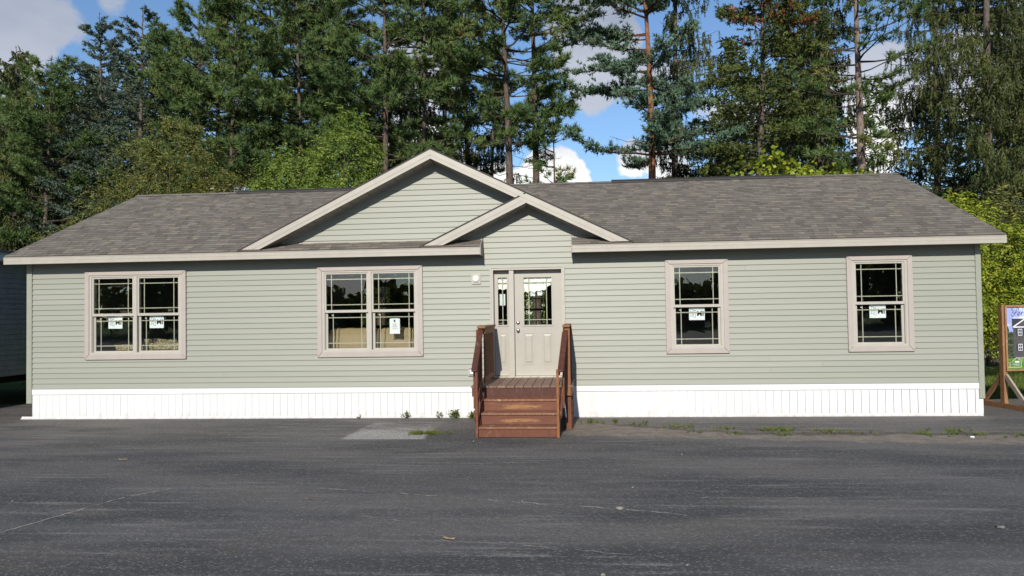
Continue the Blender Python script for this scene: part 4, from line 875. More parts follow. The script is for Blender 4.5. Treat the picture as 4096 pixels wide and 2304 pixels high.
# ================================================================== NEIGHBOUR AT THE LEFT
plain('grey_siding', (0.33, 0.34, 0.325), 0.55, 0.4, var=0.1)
nb = empty('neighbour_house', (-17.0, 6.0, 0.0), 'grey green sided home standing in shade past the left corner', 'house')
NX, NY0, NY1 = -12.9, -1.5, 7.0
mb = MB(); k = 0
while 0.68 + k * 0.115 < 3.2:
    z = 0.68 + k * 0.115; k += 1
    mb.add([(NX, NY0, z + 0.115), (NX, NY1, z + 0.115), (NX + 0.016, NY1, z), (NX + 0.016, NY0, z), (NX, NY0, z), (NX, NY1, z)], [(1, 0, 3, 2), (2, 3, 4, 5)])
mb.box(-21.5, NX - 0.001, NY0, NY1, 0.66, 3.2).build('wall', 'grey_siding', nb)
MB().box(-21.6, NX + 0.30, NY0 - 0.3, NY1 + 0.3, 3.22, 3.40).build('fascia', 'white_plastic', nb)
MB().prism([(-21.7, 3.405), (NX + 0.38, 3.405), (NX + 0.38, 3.44), (-17.2, 3.95), (-21.7, 3.44)], NY0 - 0.35, NY1 + 0.35).build('roof', 'shingle_plain', nb)
for yy in (0.5, 3.5, 6.2):
    MB().box(NX - 0.45, NX - 0.05, yy, yy + 0.4, 0.0, 0.66).build('pier', 'grey_box', nb); MB().box(NX - 8.1, NX - 7.7, yy, yy + 0.4, 0.0, 0.66).build('pier', 'grey_box', nb)
MB().box(-21.3, NX - 0.6, NY0 + 0.3, NY1 - 0.3, 0.45, 0.655).build('chassis', 'dark_edge', nb)

# ================================================================== VEGETATION
def unit(a): return a / np.maximum(np.linalg.norm(a, axis=-1, keepdims=True), 1e-9)
def needle_tris(C, A, n, L, w, spread, rng, tone):
    """n needles per centre C pointing around axis A: one slim triangle each"""
    K = len(C); d = unit(rng.normal(size=(K, n, 3)) * spread + A[:, None, :]); s = unit(np.cross(d, rng.normal(size=(K, n, 3)))); ln = L * rng.uniform(0.65, 1.15, size=(K, n, 1))
    b = C[:, None, :] + d * ln * 0.06; V = np.stack([b - s * w / 2, b + s * w / 2, b + d * ln], axis=2).reshape(-1, 3)
    T = np.repeat(np.clip(tone[:, None] + rng.normal(0, 0.08, (K, n)), 0, 1).reshape(-1), 3); return V, T
def leaf_quads(C, D, L, w, rng, tone, droop=0.0):
    K = len(C); d = unit(D); s = unit(np.cross(d, rng.normal(size=(K, 3)))); nrm = np.cross(d, s); ln = (L * rng.uniform(0.7, 1.2, K))[:, None]; ww = ln * (w / L)
    b = C; t = C + d * ln + np.array([0, 0, -1]) * droop * ln; m = (b + t) / 2 + nrm * ln * 0.12
    V = np.stack([b, m + s * ww / 2, t, m - s * ww / 2], axis=1).reshape(-1, 3); i = np.arange(K)[:, None] * 4
    F = np.concatenate([i + np.array([[0, 1, 2]]), i + np.array([[0, 2, 3]])]); return V, F, np.repeat(tone, 4)
SWAY = {}
def conifer(name, label, base, H, kind, seed, h0=0.2, Lmax=3.0, bark='pine_bark', mat='pine_needles', r0=0.2, dens=1.0, lean=(0, 0), gaps=(), group='tall evergreens behind the house', leader=True, cones=False, azbias=None):
    rng = np.random.default_rng(seed); rd = random.Random(seed)
    root = empty(name, base, label, 'tree', group)
    bx, by, bz = base; B = np.array([bx, by, bz])
    ph, am = rng.uniform(0, 6.28, 2), rng.uniform(0.05, 0.22)
    def tp(t):     # trunk axis at fraction t of the height
        return B + np.array([lean[0] * t * t * H + am * math.sin(4.1 * t + ph[0]) - am * math.sin(ph[0]), lean[1] * t * H + am * math.sin(3.3 * t + ph[1]) - am * math.sin(ph[1]), t * H])
    tr = MB(); ts = np.linspace(0, 1, 16); tr.tube([tp(t) for t in ts], [max(0.012, r0 * (1 - t) ** 0.8 * (1.25 if t == 0 else 1)) for t in ts], 9)
    br = MB(); lr = 1.0 if kind in ('pine', 'scots') else 0.75
    C, A, TN = [], [], []; cones_c = []
    step = {'pine': 0.52, 'scots': 0.80, 'norway': 0.40, 'dense': 0.34, 'blue': 0.34}[kind]
    z = h0 * H
    while z < H * 0.985:
        t = z / H; q = (z - h0 * H) / (H * (1 - h0)); o = tp(t)
        for b in range(rd.choice((3, 4, 4, 5))):
            az = rd.uniform(0, 2 * math.pi)
            if azbias and rd.random() < azbias[1]: az = azbias[0] + rd.gauss(0, 0.5)
            if kind == 'pine': L = Lmax * min(1.0, (0.45 + 1.6 * q)) * (1 - q ** 2.2) ** 0.8 * rd.uniform(0.55, 1.12) + 0.25; a0, b0 = -0.10 + 0.75 * q * q, 0.22
            elif kind == 'scots': L = Lmax * (1 - q ** 3) ** 0.6 * rd.uniform(0.5, 1.1) + 0.3; a0, b0 = 0.02 + 0.4 * q * q, 0.10
            elif kind == 'norway': L = Lmax * (1 - q) ** 0.75 * rd.uniform(0.6, 1.1) + 0.15; a0, b0 = -0.18 + 0.55 * q, 0.10
            elif kind == 'dense': L = Lmax * (1 - q) ** 0.6 * rd.uniform(0.7, 1.05) + 0.15; a0, b0 = -0.20 + 0.6 * q, 0.06
            else: L = Lmax * (1 - q) ** 0.68 * rd.uniform(0.75, 1.05) + 0.12; a0, b0 = -0.05 + 0.55 * q, 0.12
            for (g0, g1, ga, gk) in gaps:     # openings in the crown
                if g0 <= t <= g1 and abs(math.atan2(math.sin(az - ga), math.cos(az - ga))) < 1.2: L *= gk
            if L < 0.2: continue
            h = np.array([math.cos(az), math.sin(az), 0.0]); sd = np.array([-h[1], h[0], 0.0]); bend = rd.uniform(-0.18, 0.18)
            zz = z + rd.uniform(-0.25, 0.25) * step; o = tp(min(0.999, zz / H))
            k1, k2, k3 = rd.uniform(0, 6.28), rd.uniform(0, 6.28), rd.uniform(.03, .07)
            def bp(s): return o + h * (L * s) + sd * (L * (bend * s * s + k3 * s * math.sin(5.5 * s + k1))) + np.array([0, 0, L * (a0 * s + b0 * s * s + k3 * s * math.sin(6.5 * s + k2))])
            ss = [0, 0.2, 0.42, 0.68, 1.0]; br.tube([bp(s) for s in ss], [max(0.007, r * lr) for r in (0.024 * L ** 0.5 + 0.004, 0.019 * L ** 0.5, 0.015 * L ** 0.5, 0.010 * L ** 0.5, 0.005)], 4, cap=False)
            tn0 = rd.gauss(0.48, 0.17)
            if kind in ('pine', 'scots'):
                n = int(L * (4.6 if kind == 'pine' else 10.5) * dens) + 2
                for k in range(n):
                    s = rd.uniform(0.30, 1.0) if kind == 'pine' else rd.uniform(0.16, 1.0); p = bp(s); side_ = rd.choice((-1, 1)); ang = rd.uniform(0.5, 1.2)
                    d = h * math.cos(ang) + sd * side_ * math.sin(ang) + np.array([0, 0, rd.uniform(0.1, 0.55)]); l = rd.uniform(0.2, 0.62) * (1.15 - 0.5 * s) * min(1.3, 0.5 + L / 3)
                    if dens > 0.5 or k % 2 == 0: br.tube([p, p + d * l], [0.009, 0.004], 3, cap=False)
                    for f in ((0.45, 0.75, 1.0) if kind == 'pine' else (0.3, 0.55, 0.8, 1.0)):
                        C.append(p + d * l * f + rng.normal(0, 0.05, 3)); A.append(d * 0.5 + np.array([0, 0, 0.55])); TN.append(tn0 + rd.gauss(0, 0.12))
                for f in (0.9, 1.0): C.append(bp(f)); A.append(h + np.array([0, 0, 0.4])); TN.append(tn0)
            elif kind == 'norway':
                n = int(L * 12 * dens) + 3
                for k in range(n):
                    s = rd.uniform(0.12, 1.0); p = bp(s) + sd * rd.gauss(0, 0.20 * (1.1 - 0.6 * s) * min(1.2, L / 2.2)) + np.array([0, 0, rd.uniform(-0.05, 0.05)]); l = rd.uniform(0.15, 0.62) * min(1.0, 0.4 + L / 3)
                    m_ = max(3, int(l / 0.075)); wv = rng.normal(0, 0.03, 3); tk = tn0 + rd.gauss(0, 0.14)
                    for i in range(m_): C.append(p + np.array([0, 0, -l * i / m_]) + wv * i / m_ * 2); A.append(np.array([wv[0] * 4, wv[1] * 4, -0.9]) + h * 0.25); TN.append(tk)
            else:
                n = int(L * (14 if kind == 'dense' else 11) * dens) + 4
                for k in range(n):
                    s = rd.uniform(0.2, 1.0); sp_ = 0.30 if kind == 'dense' else 0.26; p = bp(s) + sd * rd.gauss(0, sp_ * (1.15 - 0.7 * s) * min(1.2, L / 2)) + np.array([0, 0, rd.uniform(-0.16, 0.10) if kind == 'dense' else rd.uniform(-0.06, 0.08)])
                    tk = tn0 + rd.gauss(0, 0.14); dd = h * rd.uniform(0.4, 1.0) + sd * rd.uniform(-0.9, 0.9) + np.array([0, 0, rd.uniform(-0.3, 0.35)])
                    for i in range(4): C.append(p + dd * 0.055 * i); A.append(dd); TN.append(tk)
                    if cones and q > 0.62 and rd.random() < 0.25: cones_c.append(p + np.array([0, 0, -0.05]) - h * 0.0 + np.array([0, -0.1, 0]))
        z += step * rd.uniform(0.75, 1.2)
    if kind in ('pine', 'scots') and h0 > 0.25:
        for k in range(16):
            t = rd.uniform(h0 * 0.55, h0 * 1.15); az = rd.uniform(0, 6.28); L = rd.uniform(0.5, 1.7); o = tp(t); hv = np.array([math.cos(az), math.sin(az), rd.uniform(-0.35, 0.1)]); p1 = o + hv * L * 0.5 + rng.normal(0, 0.05, 3); p2 = o + hv * L + np.array([0, 0, rd.uniform(-0.2, 0.2)]); br.tube([o, p1, p2], [0.016, 0.011, 0.005], 4, cap=False)
            for q_ in range(3): f = rd.uniform(0.4, 0.95); s_ = p1 + (p2 - p1) * f if f > 0.5 else o + (p1 - o) * f * 2; br.tube([s_, s_ + rng.normal(0, 0.16, 3)], [0.006, 0.004], 3, cap=False)
    if leader:
        for f in np.linspace(0.93, 1.0, 6): C.append(tp(f)); A.append(np.array([0, 0, 1.0])); TN.append(0.5)
    C, A, TN = np.array(C), np.array(A), np.clip(np.array(TN), 0, 0.93)
    n_, L_, w_, sp = {'pine': (17, 0.235, 0.032, 0.66), 'scots': (9, 0.16, 0.042, 0.75), 'norway': (3, 0.16, 0.042, 0.40), 'dense': (4, 0.135, 0.045, 0.6), 'blue': (4, 0.135, 0.045, 0.65)}[kind]
    V, T = needle_tris(C - B, A, n_, L_, w_, sp, rng, TN); F = np.arange(len(V)).reshape(-1, 3)
    tr.build('trunk', bark, root, smooth=True); br.build('limbs', 'scots_limb' if kind == 'scots' else 'limb_bark', root); link('crown', fast_mesh('crown', V, F, T, mat), root)
    if cones_c:
        cc = np.repeat(np.array(cones_c), 3, axis=0) + rng.normal(0, 0.05, (len(cones_c) * 3, 3)); V, T = needle_tris(cc - B, np.tile([0, 0, -1.0], (len(cc), 1)), 4, 0.13, 0.05, 0.4, rng, rng.uniform(0, 1, len(cc)))
        link('cones', fast_mesh('cones', V, np.arange(len(V)).reshape(-1, 3), T, 'cone_cluster'), root)
    return root

def broadleaf(name, label, base, lobes, n, mat, seed, L=0.13, w=0.055, leaves=7, stem=0.34, bark='broad_bark', group=None, r0=0.12, cat='tree', droop=0.5, shell=0.55):
    """lobes: (cx,cy,cz,rx,ry,rz) ellipsoids, world; leaf sprays fill their outer shells"""
    rng = np.random.default_rng(seed); rd = random.Random(seed); root = empty(name, base, label, cat, group); B = np.array(base)
    wt = np.array([l[3] * l[5] + l[3] * l[4] + l[4] * l[5] for l in lobes]); wt = wt / wt.sum(); idx = rng.choice(len(lobes), n, p=wt); LB = np.array(lobes)[idx]
    d = unit(rng.normal(size=(n, 3))); rad = rng.uniform(shell, 1.0, n) ** 0.8 * (1 + 0.16 * np.sin(d[:, 0] * 7 + idx) * np.sin(d[:, 2] * 6 + d[:, 1] * 5)); P = LB[:, :3] + d * LB[:, 3:] * rad[:, None]
    cl = np.sin(P[:, 0] * 4.1 + 1.3 * np.sin(P[:, 2] * 3.3)) + np.sin(P[:, 2] * 5.2 + 1.7 * np.sin(P[:, 1] * 2.9 + P[:, 0] * 1.9)) + 0.8 * np.sin(P[:, 1] * 4.6 + P[:, 0] * 2.2); kp = cl + rng.normal(0, 0.5, n) > -0.75; P = P[kp]; LB = LB[kp]; d = d[kp]; n = len(P)
    P = P + rng.normal(0, 0.07, (n, 3)); kz = P[:, 2] > base[2] + 0.15; P = P[kz]; LB = LB[kz]; d = d[kz]; K = len(P)
    out = unit(unit(P - LB[:K, :3]) * 0.8 + rng.normal(0, 0.6, (K, 3)) + np.array([0, 0, 0.15])); ln = stem * rng.uniform(0.6, 1.3, K); lob_t = rng.uniform(-0.14, 0.14, len(lobes))
    tone = np.clip(rng.normal(0.48, 0.20, K), 0, 1); Cs, Ds, Ts = [], [], []
    for k in range(leaves):
        f = (k + 0.5) / leaves; c = P + out * (ln * f)[:, None] + np.array([0, 0, -1]) * (droop * ln * f * f)[:, None]; sgn = 1 if k % 2 else -1
        sd = unit(np.cross(out, np.array([0.1, 0.2, 1.0]))) * sgn; Cs.append(c); Ds.append(sd * 0.8 + out * 0.5 + np.array([0, 0, -droop * 0.9]) + rng.normal(0, 0.22, (K, 3))); Ts.append(np.clip(tone + rng.normal(0, 0.1, K), 0, 1))
    V, F, T = leaf_quads(np.concatenate(Cs) - B, np.concatenate(Ds), L, w, rng, np.concatenate(Ts))
    tr = MB(); top = max(l[2] for l in lobes)
    for l in lobes:
        m1 = (base[0] * 0.8 + l[0] * 0.2, base[1] * 0.8 + l[1] * 0.2, base[2] + (l[2] - base[2]) * 0.38); e = (l[0], l[1], l[2] + l[5] * 0.3)
        tr.tube([(base[0] + rd.uniform(-.1, .1), base[1] + rd.uniform(-.1, .1), base[2]), m1, ((m1[0] + e[0]) / 2 + rd.uniform(-.15, .15), (m1[1] + e[1]) / 2, (m1[2] + e[2]) / 2), e], [r0, r0 * 0.8, r0 * 0.45, 0.015], 7)
        for k in range(9):
            dd = unit(rng.normal(size=3)) * np.array(l[3:]) * 0.85; f = rd.uniform(0.3, 1.0); s_ = [m1[i] + (e[i] - m1[i]) * f for i in range(3)]; tr.tube([s_, [(s_[i] + l[i] + dd[i]) / 2 + (0.1 if i == 2 else 0) for i in range(3)], [l[i] + dd[i] for i in range(3)]], [r0 * 0.22, r0 * 0.13, 0.006], 4, cap=False)
    tr.build('trunk', bark, root, smooth=True); link('crown', fast_mesh('crown', V, F, T, mat), root); return root
def tx(x16, y): return x16 * (y + 14.657) / 30.657      # a bearing given by its x at y = 16, carried to depth y
def hz(z16, y): return 1.925 + (z16 - 1.925) * (y + 14.657) / 30.657

PI = math.pi
CON = [  # name, label, x at 16, depth, top at 16, kind, h0, Lmax, bark, needles, trunk radius, density, extras
 ('spruce_tree', 'dark spruce with a thin bare-looking top at the far left edge', -23.2, 19.0, 13.1, 'norway', .10, 4.6, 'spruce_bark', 'spruce_needles', .18, 1.5, {}),
 ('pine_tree', 'short pine with a small pointed top beside the leftmost spruce', -21.7, 18.0, 12.5, 'pine', .13, 3.2, 'pine_bark', 'pine_needles', .15, 1.6, {}),
 ('spruce_tree', 'tall spruce with ragged pointed top, third treetop from the left', -19.5, 20.0, 14.25, 'blue', .10, 4.4, 'spruce_bark', 'blue_needles', .2, 1.25, {}),
 ('spruce_tree', 'blue grey spruce with broad cone top, fourth treetop from the left', -17.7, 18.0, 14.2, 'blue', .12, 4.7, 'spruce_bark', 'blue_needles', .2, 1.15, {}),
 ('pine_tree', 'pine with blunt tufted top right of the blue grey spruce', -15.4, 17.5, 14.1, 'pine', .20, 3.5, 'pine_bark', 'pine_needles', .14, 1.4, {}),
 ('pine_tree', 'thick green pine rising above the olive tree crown', -13.7, 16.5, 14.9, 'pine', .26, 3.6, 'pine_bark', 'pine_needles', .15, 1.45, {}),
 ('pine_tree', 'pine left of the pair of bare trunks over the bright green tree', -12.1, 18.0, 16.5, 'pine', .30, 3.2, 'pine_bark', 'pine_needles', .15, 1.3, {}),
 ('pine_tree', 'pine with pale straight trunk just right of the olive tree', -11.0, 16.0, 17.0, 'pine', .38, 3.0, 'pine_bark', 'pine_needles', .15, 1.25, {}),
 ('pine_tree', 'pine behind the peak of the bright green tree', -9.4, 17.5, 17.5, 'pine', .31, 3.2, 'pine_bark', 'pine_needles', .16, 1.35, {}),
 ('pine_tree', 'stout pine whose trunk shows beside the bright green tree', -7.9, 14.5, 17.5, 'pine', .38, 3.1, 'pine_bark', 'pine_needles', .18, 1.3, {}),
 ('pine_tree', 'slim trunked pine straight behind the main gable peak', -6.45, 15.5, 18.0, 'pine', .42, 2.7, 'pine_bark', 'pine_needles', .15, 1.1, {}),
 ('spruce_tree', 'drooping dark spruce standing behind the main gable', -5.1, 20.0, 17.5, 'norway', .22, 3.3, 'spruce_bark', 'spruce_needles', .19, 1.0, {}),
 ('pine_tree', 'pine with bare lower trunk above the small gable', -2.92, 15.0, 18.5, 'pine', .46, 3.1, 'pine_bark', 'pine_needles', .2, 1.1, {}),
 ('pine_tree', 'pine at the left rim of the blue sky gap', -1.8, 15.5, 18.5, 'pine', .47, 2.6, 'pine_bark', 'pine_needles', .19, 1.0, {'gaps': ((.3, .62, 0.0, .75),)}),
 ('pine_tree', 'thin half bare young pine in front of the white cloud', -1.15, 15.2, 10.4, 'pine', .42, 1.35, 'pine_bark', 'pine_needles', .085, .35, {}),
 ('scots_pine', 'orange barked pine with layered blue green crown right of the sky gap', 2.45, 15.0, 18.0, 'scots', .43, 3.2, 'scots_bark', 'scots_needles', .2, 1.45, {'azbias': (PI, .18), 'lean': (-.012, 0)}),
 ('spruce_tree', 'dark drooping spruce right behind the orange barked pine', 3.6, 18.0, 18.5, 'norway', .24, 3.2, 'spruce_bark', 'spruce_needles', .2, 1.0, {'gaps': ((.2, .75, PI, .45),)}),
 ('spruce_tree', 'bushy olive spruce with rust red cones at its top', 6.5, 15.0, 16.2, 'dense', .30, 3.1, 'spruce_bark', 'dense_spruce_needles', .2, 1.35, {'cones': True}),
 ('spruce_tree', 'slender drooping spruce left of the pale trunked pine', 8.85, 16.5, 17.5, 'norway', .30, 2.2, 'pine_bark', 'spruce_needles', .17, 1.0, {}),
 ('pine_tree', 'open crowned pine with thick pale trunk above the right ridge', 10.35, 14.0, 18.0, 'pine', .34, 3.0, 'pale_bark', 'pine_needles', .21, .55, {'lean': (.010, 0), 'gaps': ((.3, .55, 0.2, .4),)}),
 ('spruce_tree', 'huge drooping spruce filling the upper right corner', 14.9, 13.0, 19.0, 'norway', .16, 4.9, 'spruce_bark', 'spruce_needles', .24, 1.15, {}),
 ('spruce_tree', 'drooping spruce behind the huge one toward the right edge', 13.0, 20.0, 18.0, 'norway', .26, 3.0, 'spruce_bark', 'spruce_needles', .2, .8, {}),
 ('spruce_tree', 'spruce cut off by the right edge of the view', 17.6, 15.0, 19.0, 'norway', .10, 4.2, 'spruce_bark', 'dense_spruce_needles', .24, 1.2, {}),
 # second row
 ('pine_tree', 'shaded pine in the second row at the far left', -24.6, 25.0, 11.8, 'pine', .12, 3.4, 'pine_bark', 'pine_needles', .18, 1.2, {}),
 ('spruce_tree', 'second row spruce between the two left spruce tops', -20.6, 25.0, 11.6, 'dense', .08, 3.8, 'spruce_bark', 'spruce_needles', .2, 1.1, {}),
 ('spruce_tree', 'second row spruce under the blue grey spruce', -16.6, 24.5, 12.6, 'dense', .10, 4.0, 'spruce_bark', 'spruce_needles', .2, 1.1, {}),
 ('pine_tree', 'second row pine behind the tufted left pines', -14.5, 24.0, 15.4, 'pine', .15, 3.4, 'pine_bark', 'pine_needles', .2, 1.15, {}),
 ('pine_tree', 'second row pine over the olive and bright green trees', -10.2, 24.5, 17.8, 'pine', .26, 3.2, 'pine_bark', 'pine_needles', .2, 1.0, {}),
 ('spruce_tree', 'second row spruce low and dark behind the main gable', -7.1, 23.5, 12.2, 'norway', .14, 3.0, 'spruce_bark', 'spruce_needles', .19, .9, {}),
 ('pine_tree', 'second row pine between the main gable and small gable', -4.2, 23.0, 18.0, 'pine', .34, 3.0, 'pine_bark', 'pine_needles', .2, .95, {}),
 ('spruce_tree', 'second row spruce low behind the small gable', -3.4, 22.0, 11.8, 'norway', .20, 2.6, 'spruce_bark', 'spruce_needles', .18, .9, {}),
 ('spruce_tree', 'second row spruce behind the cone laden spruce', 7.6, 22.0, 18.0, 'norway', .25, 3.3, 'spruce_bark', 'spruce_needles', .2, 1.0, {}),
 ('spruce_tree', 'second row spruce far right behind the huge one', 16.2, 22.0, 18.0, 'dense', .12, 3.8, 'spruce_bark', 'spruce_needles', .2, 1.0, {}),
]
for i, (nm, lab, x16, y, z16, kd, h0, Lm, bk, nd_, r0, dn, ex) in enumerate(CON):
    conifer(nm, lab, (tx(x16, y), y, -0.05), hz(z16, y) + 0.05, kd, 100 + i * 7, h0, Lm, bk, nd_, r0, dn, **ex)

broadleaf('olive_tree', 'olive yellow leafy tree behind the left roof slope', (-14.2, 12.0, -0.05), [(-14.3, 12, 6.6, 2.2, 1.7, 2.2), (-16.0, 12, 5.4, 1.6, 1.4, 1.5), (-12.5, 12.2, 5.8, 1.5, 1.4, 1.6), (-17.6, 11.5, 4.2, 1.3, 1.2, 1.1), (-13.6, 11.6, 4.6, 2.0, 1.5, 1.4)], 9000, 'olive_leaves', 501, 0.085, 0.030, 8, 0.30, droop=0.6, shell=0.35, r0=0.10)
broadleaf('ash_tree', 'bright green leafy tree rising left of the main gable', (-8.6, 11.0, -0.05), [(-7.7, 11, 6.9, 1.15, 1.1, 1.75), (-9.4, 11, 6.2, 1.25, 1.2, 1.25), (-8.4, 11, 5.2, 1.9, 1.4, 1.3), (-10.3, 11, 5.4, 0.9, 1.0, 1.1)], 6500, 'green_leaves', 502, 0.105, 0.036, 9, 0.36, droop=0.7, shell=0.5, r0=0.10)
broadleaf('maple_sapling', 'yellow green vine leaves low over the roof ridge at right', (6.6, 12.2, -0.05), [(5.7, 12.2, 6.0, 1.1, 0.7, 0.9), (7.2, 12.3, 5.9, 1.0, 0.7, 0.75), (6.4, 12.3, 6.6, 0.55, 0.5, 0.7), (8.5, 12.2, 5.9, 0.8, 0.6, 0.5)], 620, 'yellow_leaves', 503, 0.15, 0.13, 4, 0.36, droop=0.3, shell=0.3, r0=0.05)
broadleaf('boxelder_tree', 'yellow green leafy tree past the right end of the house', (9.9, 6.5, -0.05), [(9.4, 6.5, 3.9, 1.05, 0.9, 0.85), (10.6, 6.8, 3.1, 1.2, 1.0, 0.9), (9.3, 6.2, 2.2, 1.2, 0.9, 1.0), (10.4, 6.4, 1.6, 1.2, 0.9, 0.75), (9.0, 6.4, 1.35, 0.8, 0.8, 0.6), (8.8, 6.5, 3.1, 0.8, 0.8, 0.7)], 6500, 'yellow_leaves', 504, 0.085, 0.036, 8, 0.28, droop=0.55, shell=0.5, r0=0.06)
broadleaf('willow_shrub', 'darker green shrub at the right edge beyond the sign', (12.4, 8.5, -0.05), [(12.3, 8.5, 3.2, 1.1, 1.0, 1.5), (12.2, 8.5, 1.5, 1.1, 1.0, 1.1), (11.6, 8.6, 4.3, 0.6, 0.6, 0.7)], 2200, 'olive_leaves', 505, 0.15, 0.032, 7, 0.36, droop=0.5, shell=0.4, r0=0.05)

broadleaf('shrub', 'leafy shrub behind the house glimpsed through the front door glass', (-2.3, 16.5, -0.05), [(-2.3, 16.5, 1.6, 1.9, 1.0, 1.7), (-1.2, 16.8, 2.6, 1.2, 0.9, 1.1)], 1500, 'green_leaves', 506, 0.16, 0.07, 6, 0.36, r0=0.05, cat='shrub')
broadleaf('shrub', 'leafy shrub behind the house glimpsed through the wide window', (-8.3, 16.5, -0.05), [(-8.3, 16.5, 1.7, 1.9, 1.0, 1.8), (-7.4, 16.8, 2.6, 1.2, 0.9, 1.1)], 1500, 'green_leaves', 507, 0.16, 0.07, 6, 0.36, r0=0.05, cat='shrub')
rng = np.random.default_rng(91); Cc = []
for k in range(64):
    b = rng.uniform(-27, -8) if k < 34 else rng.uniform(-9, -3.5) if k < 42 else rng.uniform(5.2, 19)
    y = rng.uniform(31, 37); top = hz((11.6 if b < -13 else 10.2 if b < -8 else 8.8 if b < 0 else 11.0) + rng.normal(0, 0.9), y); x = tx(b, y); n = 1300
    t = rng.uniform(0.02, 1, n) ** 0.8; r = 3.4 * (1 - t) ** 0.75 + 0.2; az = rng.uniform(0, 6.283, n); rr = r * np.sqrt(rng.uniform(0.15, 1, n))
    Cc.append(np.stack([x + rr * np.cos(az), y + rr * np.sin(az), t * top - 0.12 * rr], 1))
Cc = np.concatenate(Cc); Dd = rng.normal(size=Cc.shape) * [1, 1, 0.5] + [0, 0, -0.5]
V, F, T = leaf_quads(Cc, Dd, 0.42, 0.15, rng, np.clip(rng.normal(0.35, 0.2, len(Cc)), 0, 1))
tag(link('distant_wood', fast_mesh('distant_wood', V, F, T, 'spruce_needles')), 'dark mass of conifers closing the gaps behind the tree rows', 'woods', kind='stuff')
# woods across the lot behind the viewer, as mirrored by the window panes
rng = np.random.default_rng(77); Cc = []; 
for k in range(150):
    x = -95 + k * 1.3 + rng.normal(0, 0.6); y = -78 + rng.normal(0, 4); h = 9.0 + 2.6 * math.sin(x * 0.09 + 1.0) + 2.2 * math.sin(x * 0.31) + rng.normal(0, 0.9) + (5.0 if x < -38 else 0) + (3.5 if x > 24 else 0) + (2.0 if -33 < x < -18 else 0) - (2.0 if 8 < x < 16 else 0)
    h = 4.3 + 1.3 * math.sin(x * 0.8) + rng.normal(0, 0.4) if -34 < x < -17 else 4.4 + 1.6 * math.sin(x * 0.9) if 6 < x < 19 else h
    n = 260; d = unit(rng.normal(size=(n, 3))); Cc.append(np.array([x, y, h * 0.52]) + d * np.array([2.4, 2.2, h * 0.5]) * rng.uniform(0.6, 1.05, (n, 1)))
Cc = np.concatenate(Cc); Cc = Cc[Cc[:, 2] > 0]
V, F, T = leaf_quads(Cc, rng.normal(size=Cc.shape), 1.1, 0.9, rng, rng.uniform(0, 1, len(Cc)))
tag(link('far_wood', fast_mesh('far_wood', V, F, T, 'olive_leaves')), 'dark wooded edge across the lot mirrored in the windows', 'woods', kind='stuff')

# lawn past the right corner and behind the left gap
rng = np.random.default_rng(5); n = 26000
Px = rng.uniform(6.9, 14.5, n); Py = rng.uniform(2.62, 10.5, n); m2 = 5000; Px = np.concatenate([Px, rng.uniform(-17, -10.9, m2)]); Py = np.concatenate([Py, rng.uniform(8, 14.5, m2)])
Cg = np.stack([Px, Py, np.full(len(Px), -0.06)], 1); Dg = np.stack([rng.normal(0, .35, len(Px)), rng.normal(0, .35, len(Px)), np.ones(len(Px))], 1)
V, T = needle_tris(Cg, Dg, 2, 0.13, 0.020, 0.25, rng, rng.uniform(0.2, 0.8, len(Px)))
tag(link('grass', fast_mesh('grass', V, np.arange(len(V)).reshape(-1, 3), T, 'weed_leaves')), 'short green lawn past the right corner', 'grass', kind='stuff')

# weeds at the foot of the skirting: single plants
def weed(x, y, h, n, seed, label, wide=0.25):
    h *= 0.68
    rng = np.random.default_rng(seed); root = empty('weed', (x, y, -0.003), label, 'weed', 'weeds rooted along the house'); mb = MB()
    Cw, Dw = [], []
    for k in range(n):
        az = rng.uniform(0, 6.28); tilt = rng.uniform(0.15, 1.1); L = h * rng.uniform(0.6, 1.0); d = np.array([math.cos(az) * math.sin(tilt), math.sin(az) * math.sin(tilt) - 0.15, math.cos(tilt)])
        tip = d * L; mb.tube([(x, y, -0.003), tuple(np.array([x, y, 0]) + tip * 0.55 + [0, 0, 0.01]), tuple(np.array([x, y, 0]) + tip)], [0.004, 0.003, 0.0015], 4, cap=False)
        for f in np.linspace(0.3, 1.0, 6): Cw.append(tip * f); Dw.append(d * 0.6 + rng.normal(0, 0.7, 3))
    V, F, T = leaf_quads(np.array(Cw), np.array(Dw), h * wide * 1.5, h * wide * 0.75, rng, rng.uniform(0.1, 0.9, len(Cw))); mb.build('stem', 'broad_bark', root); link('leaves', fast_mesh('leaves', V, F, T, 'weed_leaves'), root)
weed(-4.16, -0.08, 0.13, 3, 1, 'tiny weed against the white skirting below the wide window'); weed(-3.28, -0.09, 0.19, 8, 2, 'spreading weed at the skirting, fourth from the steps'); 
weed(-2.70, -0.08, 0.20, 3, 4, 'thin upright weed left of the leafy weeds by the steps'); weed(-2.36, -0.10, 0.26, 12, 5, 'leafy upright weed near the left of the steps'); weed(-2.03, -0.12, 0.17, 22, 6, 'low bushy weed touching the left of the steps', 0.3)
weed(0.10, -0.72, 0.12, 9, 8, 'small weed just right of the steps in the pavement'); weed(0.52, -0.80, 0.13, 9, 9, 'second small weed right of the steps in the pavement'); weed(1.02, -0.95, 0.11, 7, 10, 'third small weed right of the steps in the pavement')
rng = np.random.default_rng(21); Cw = []
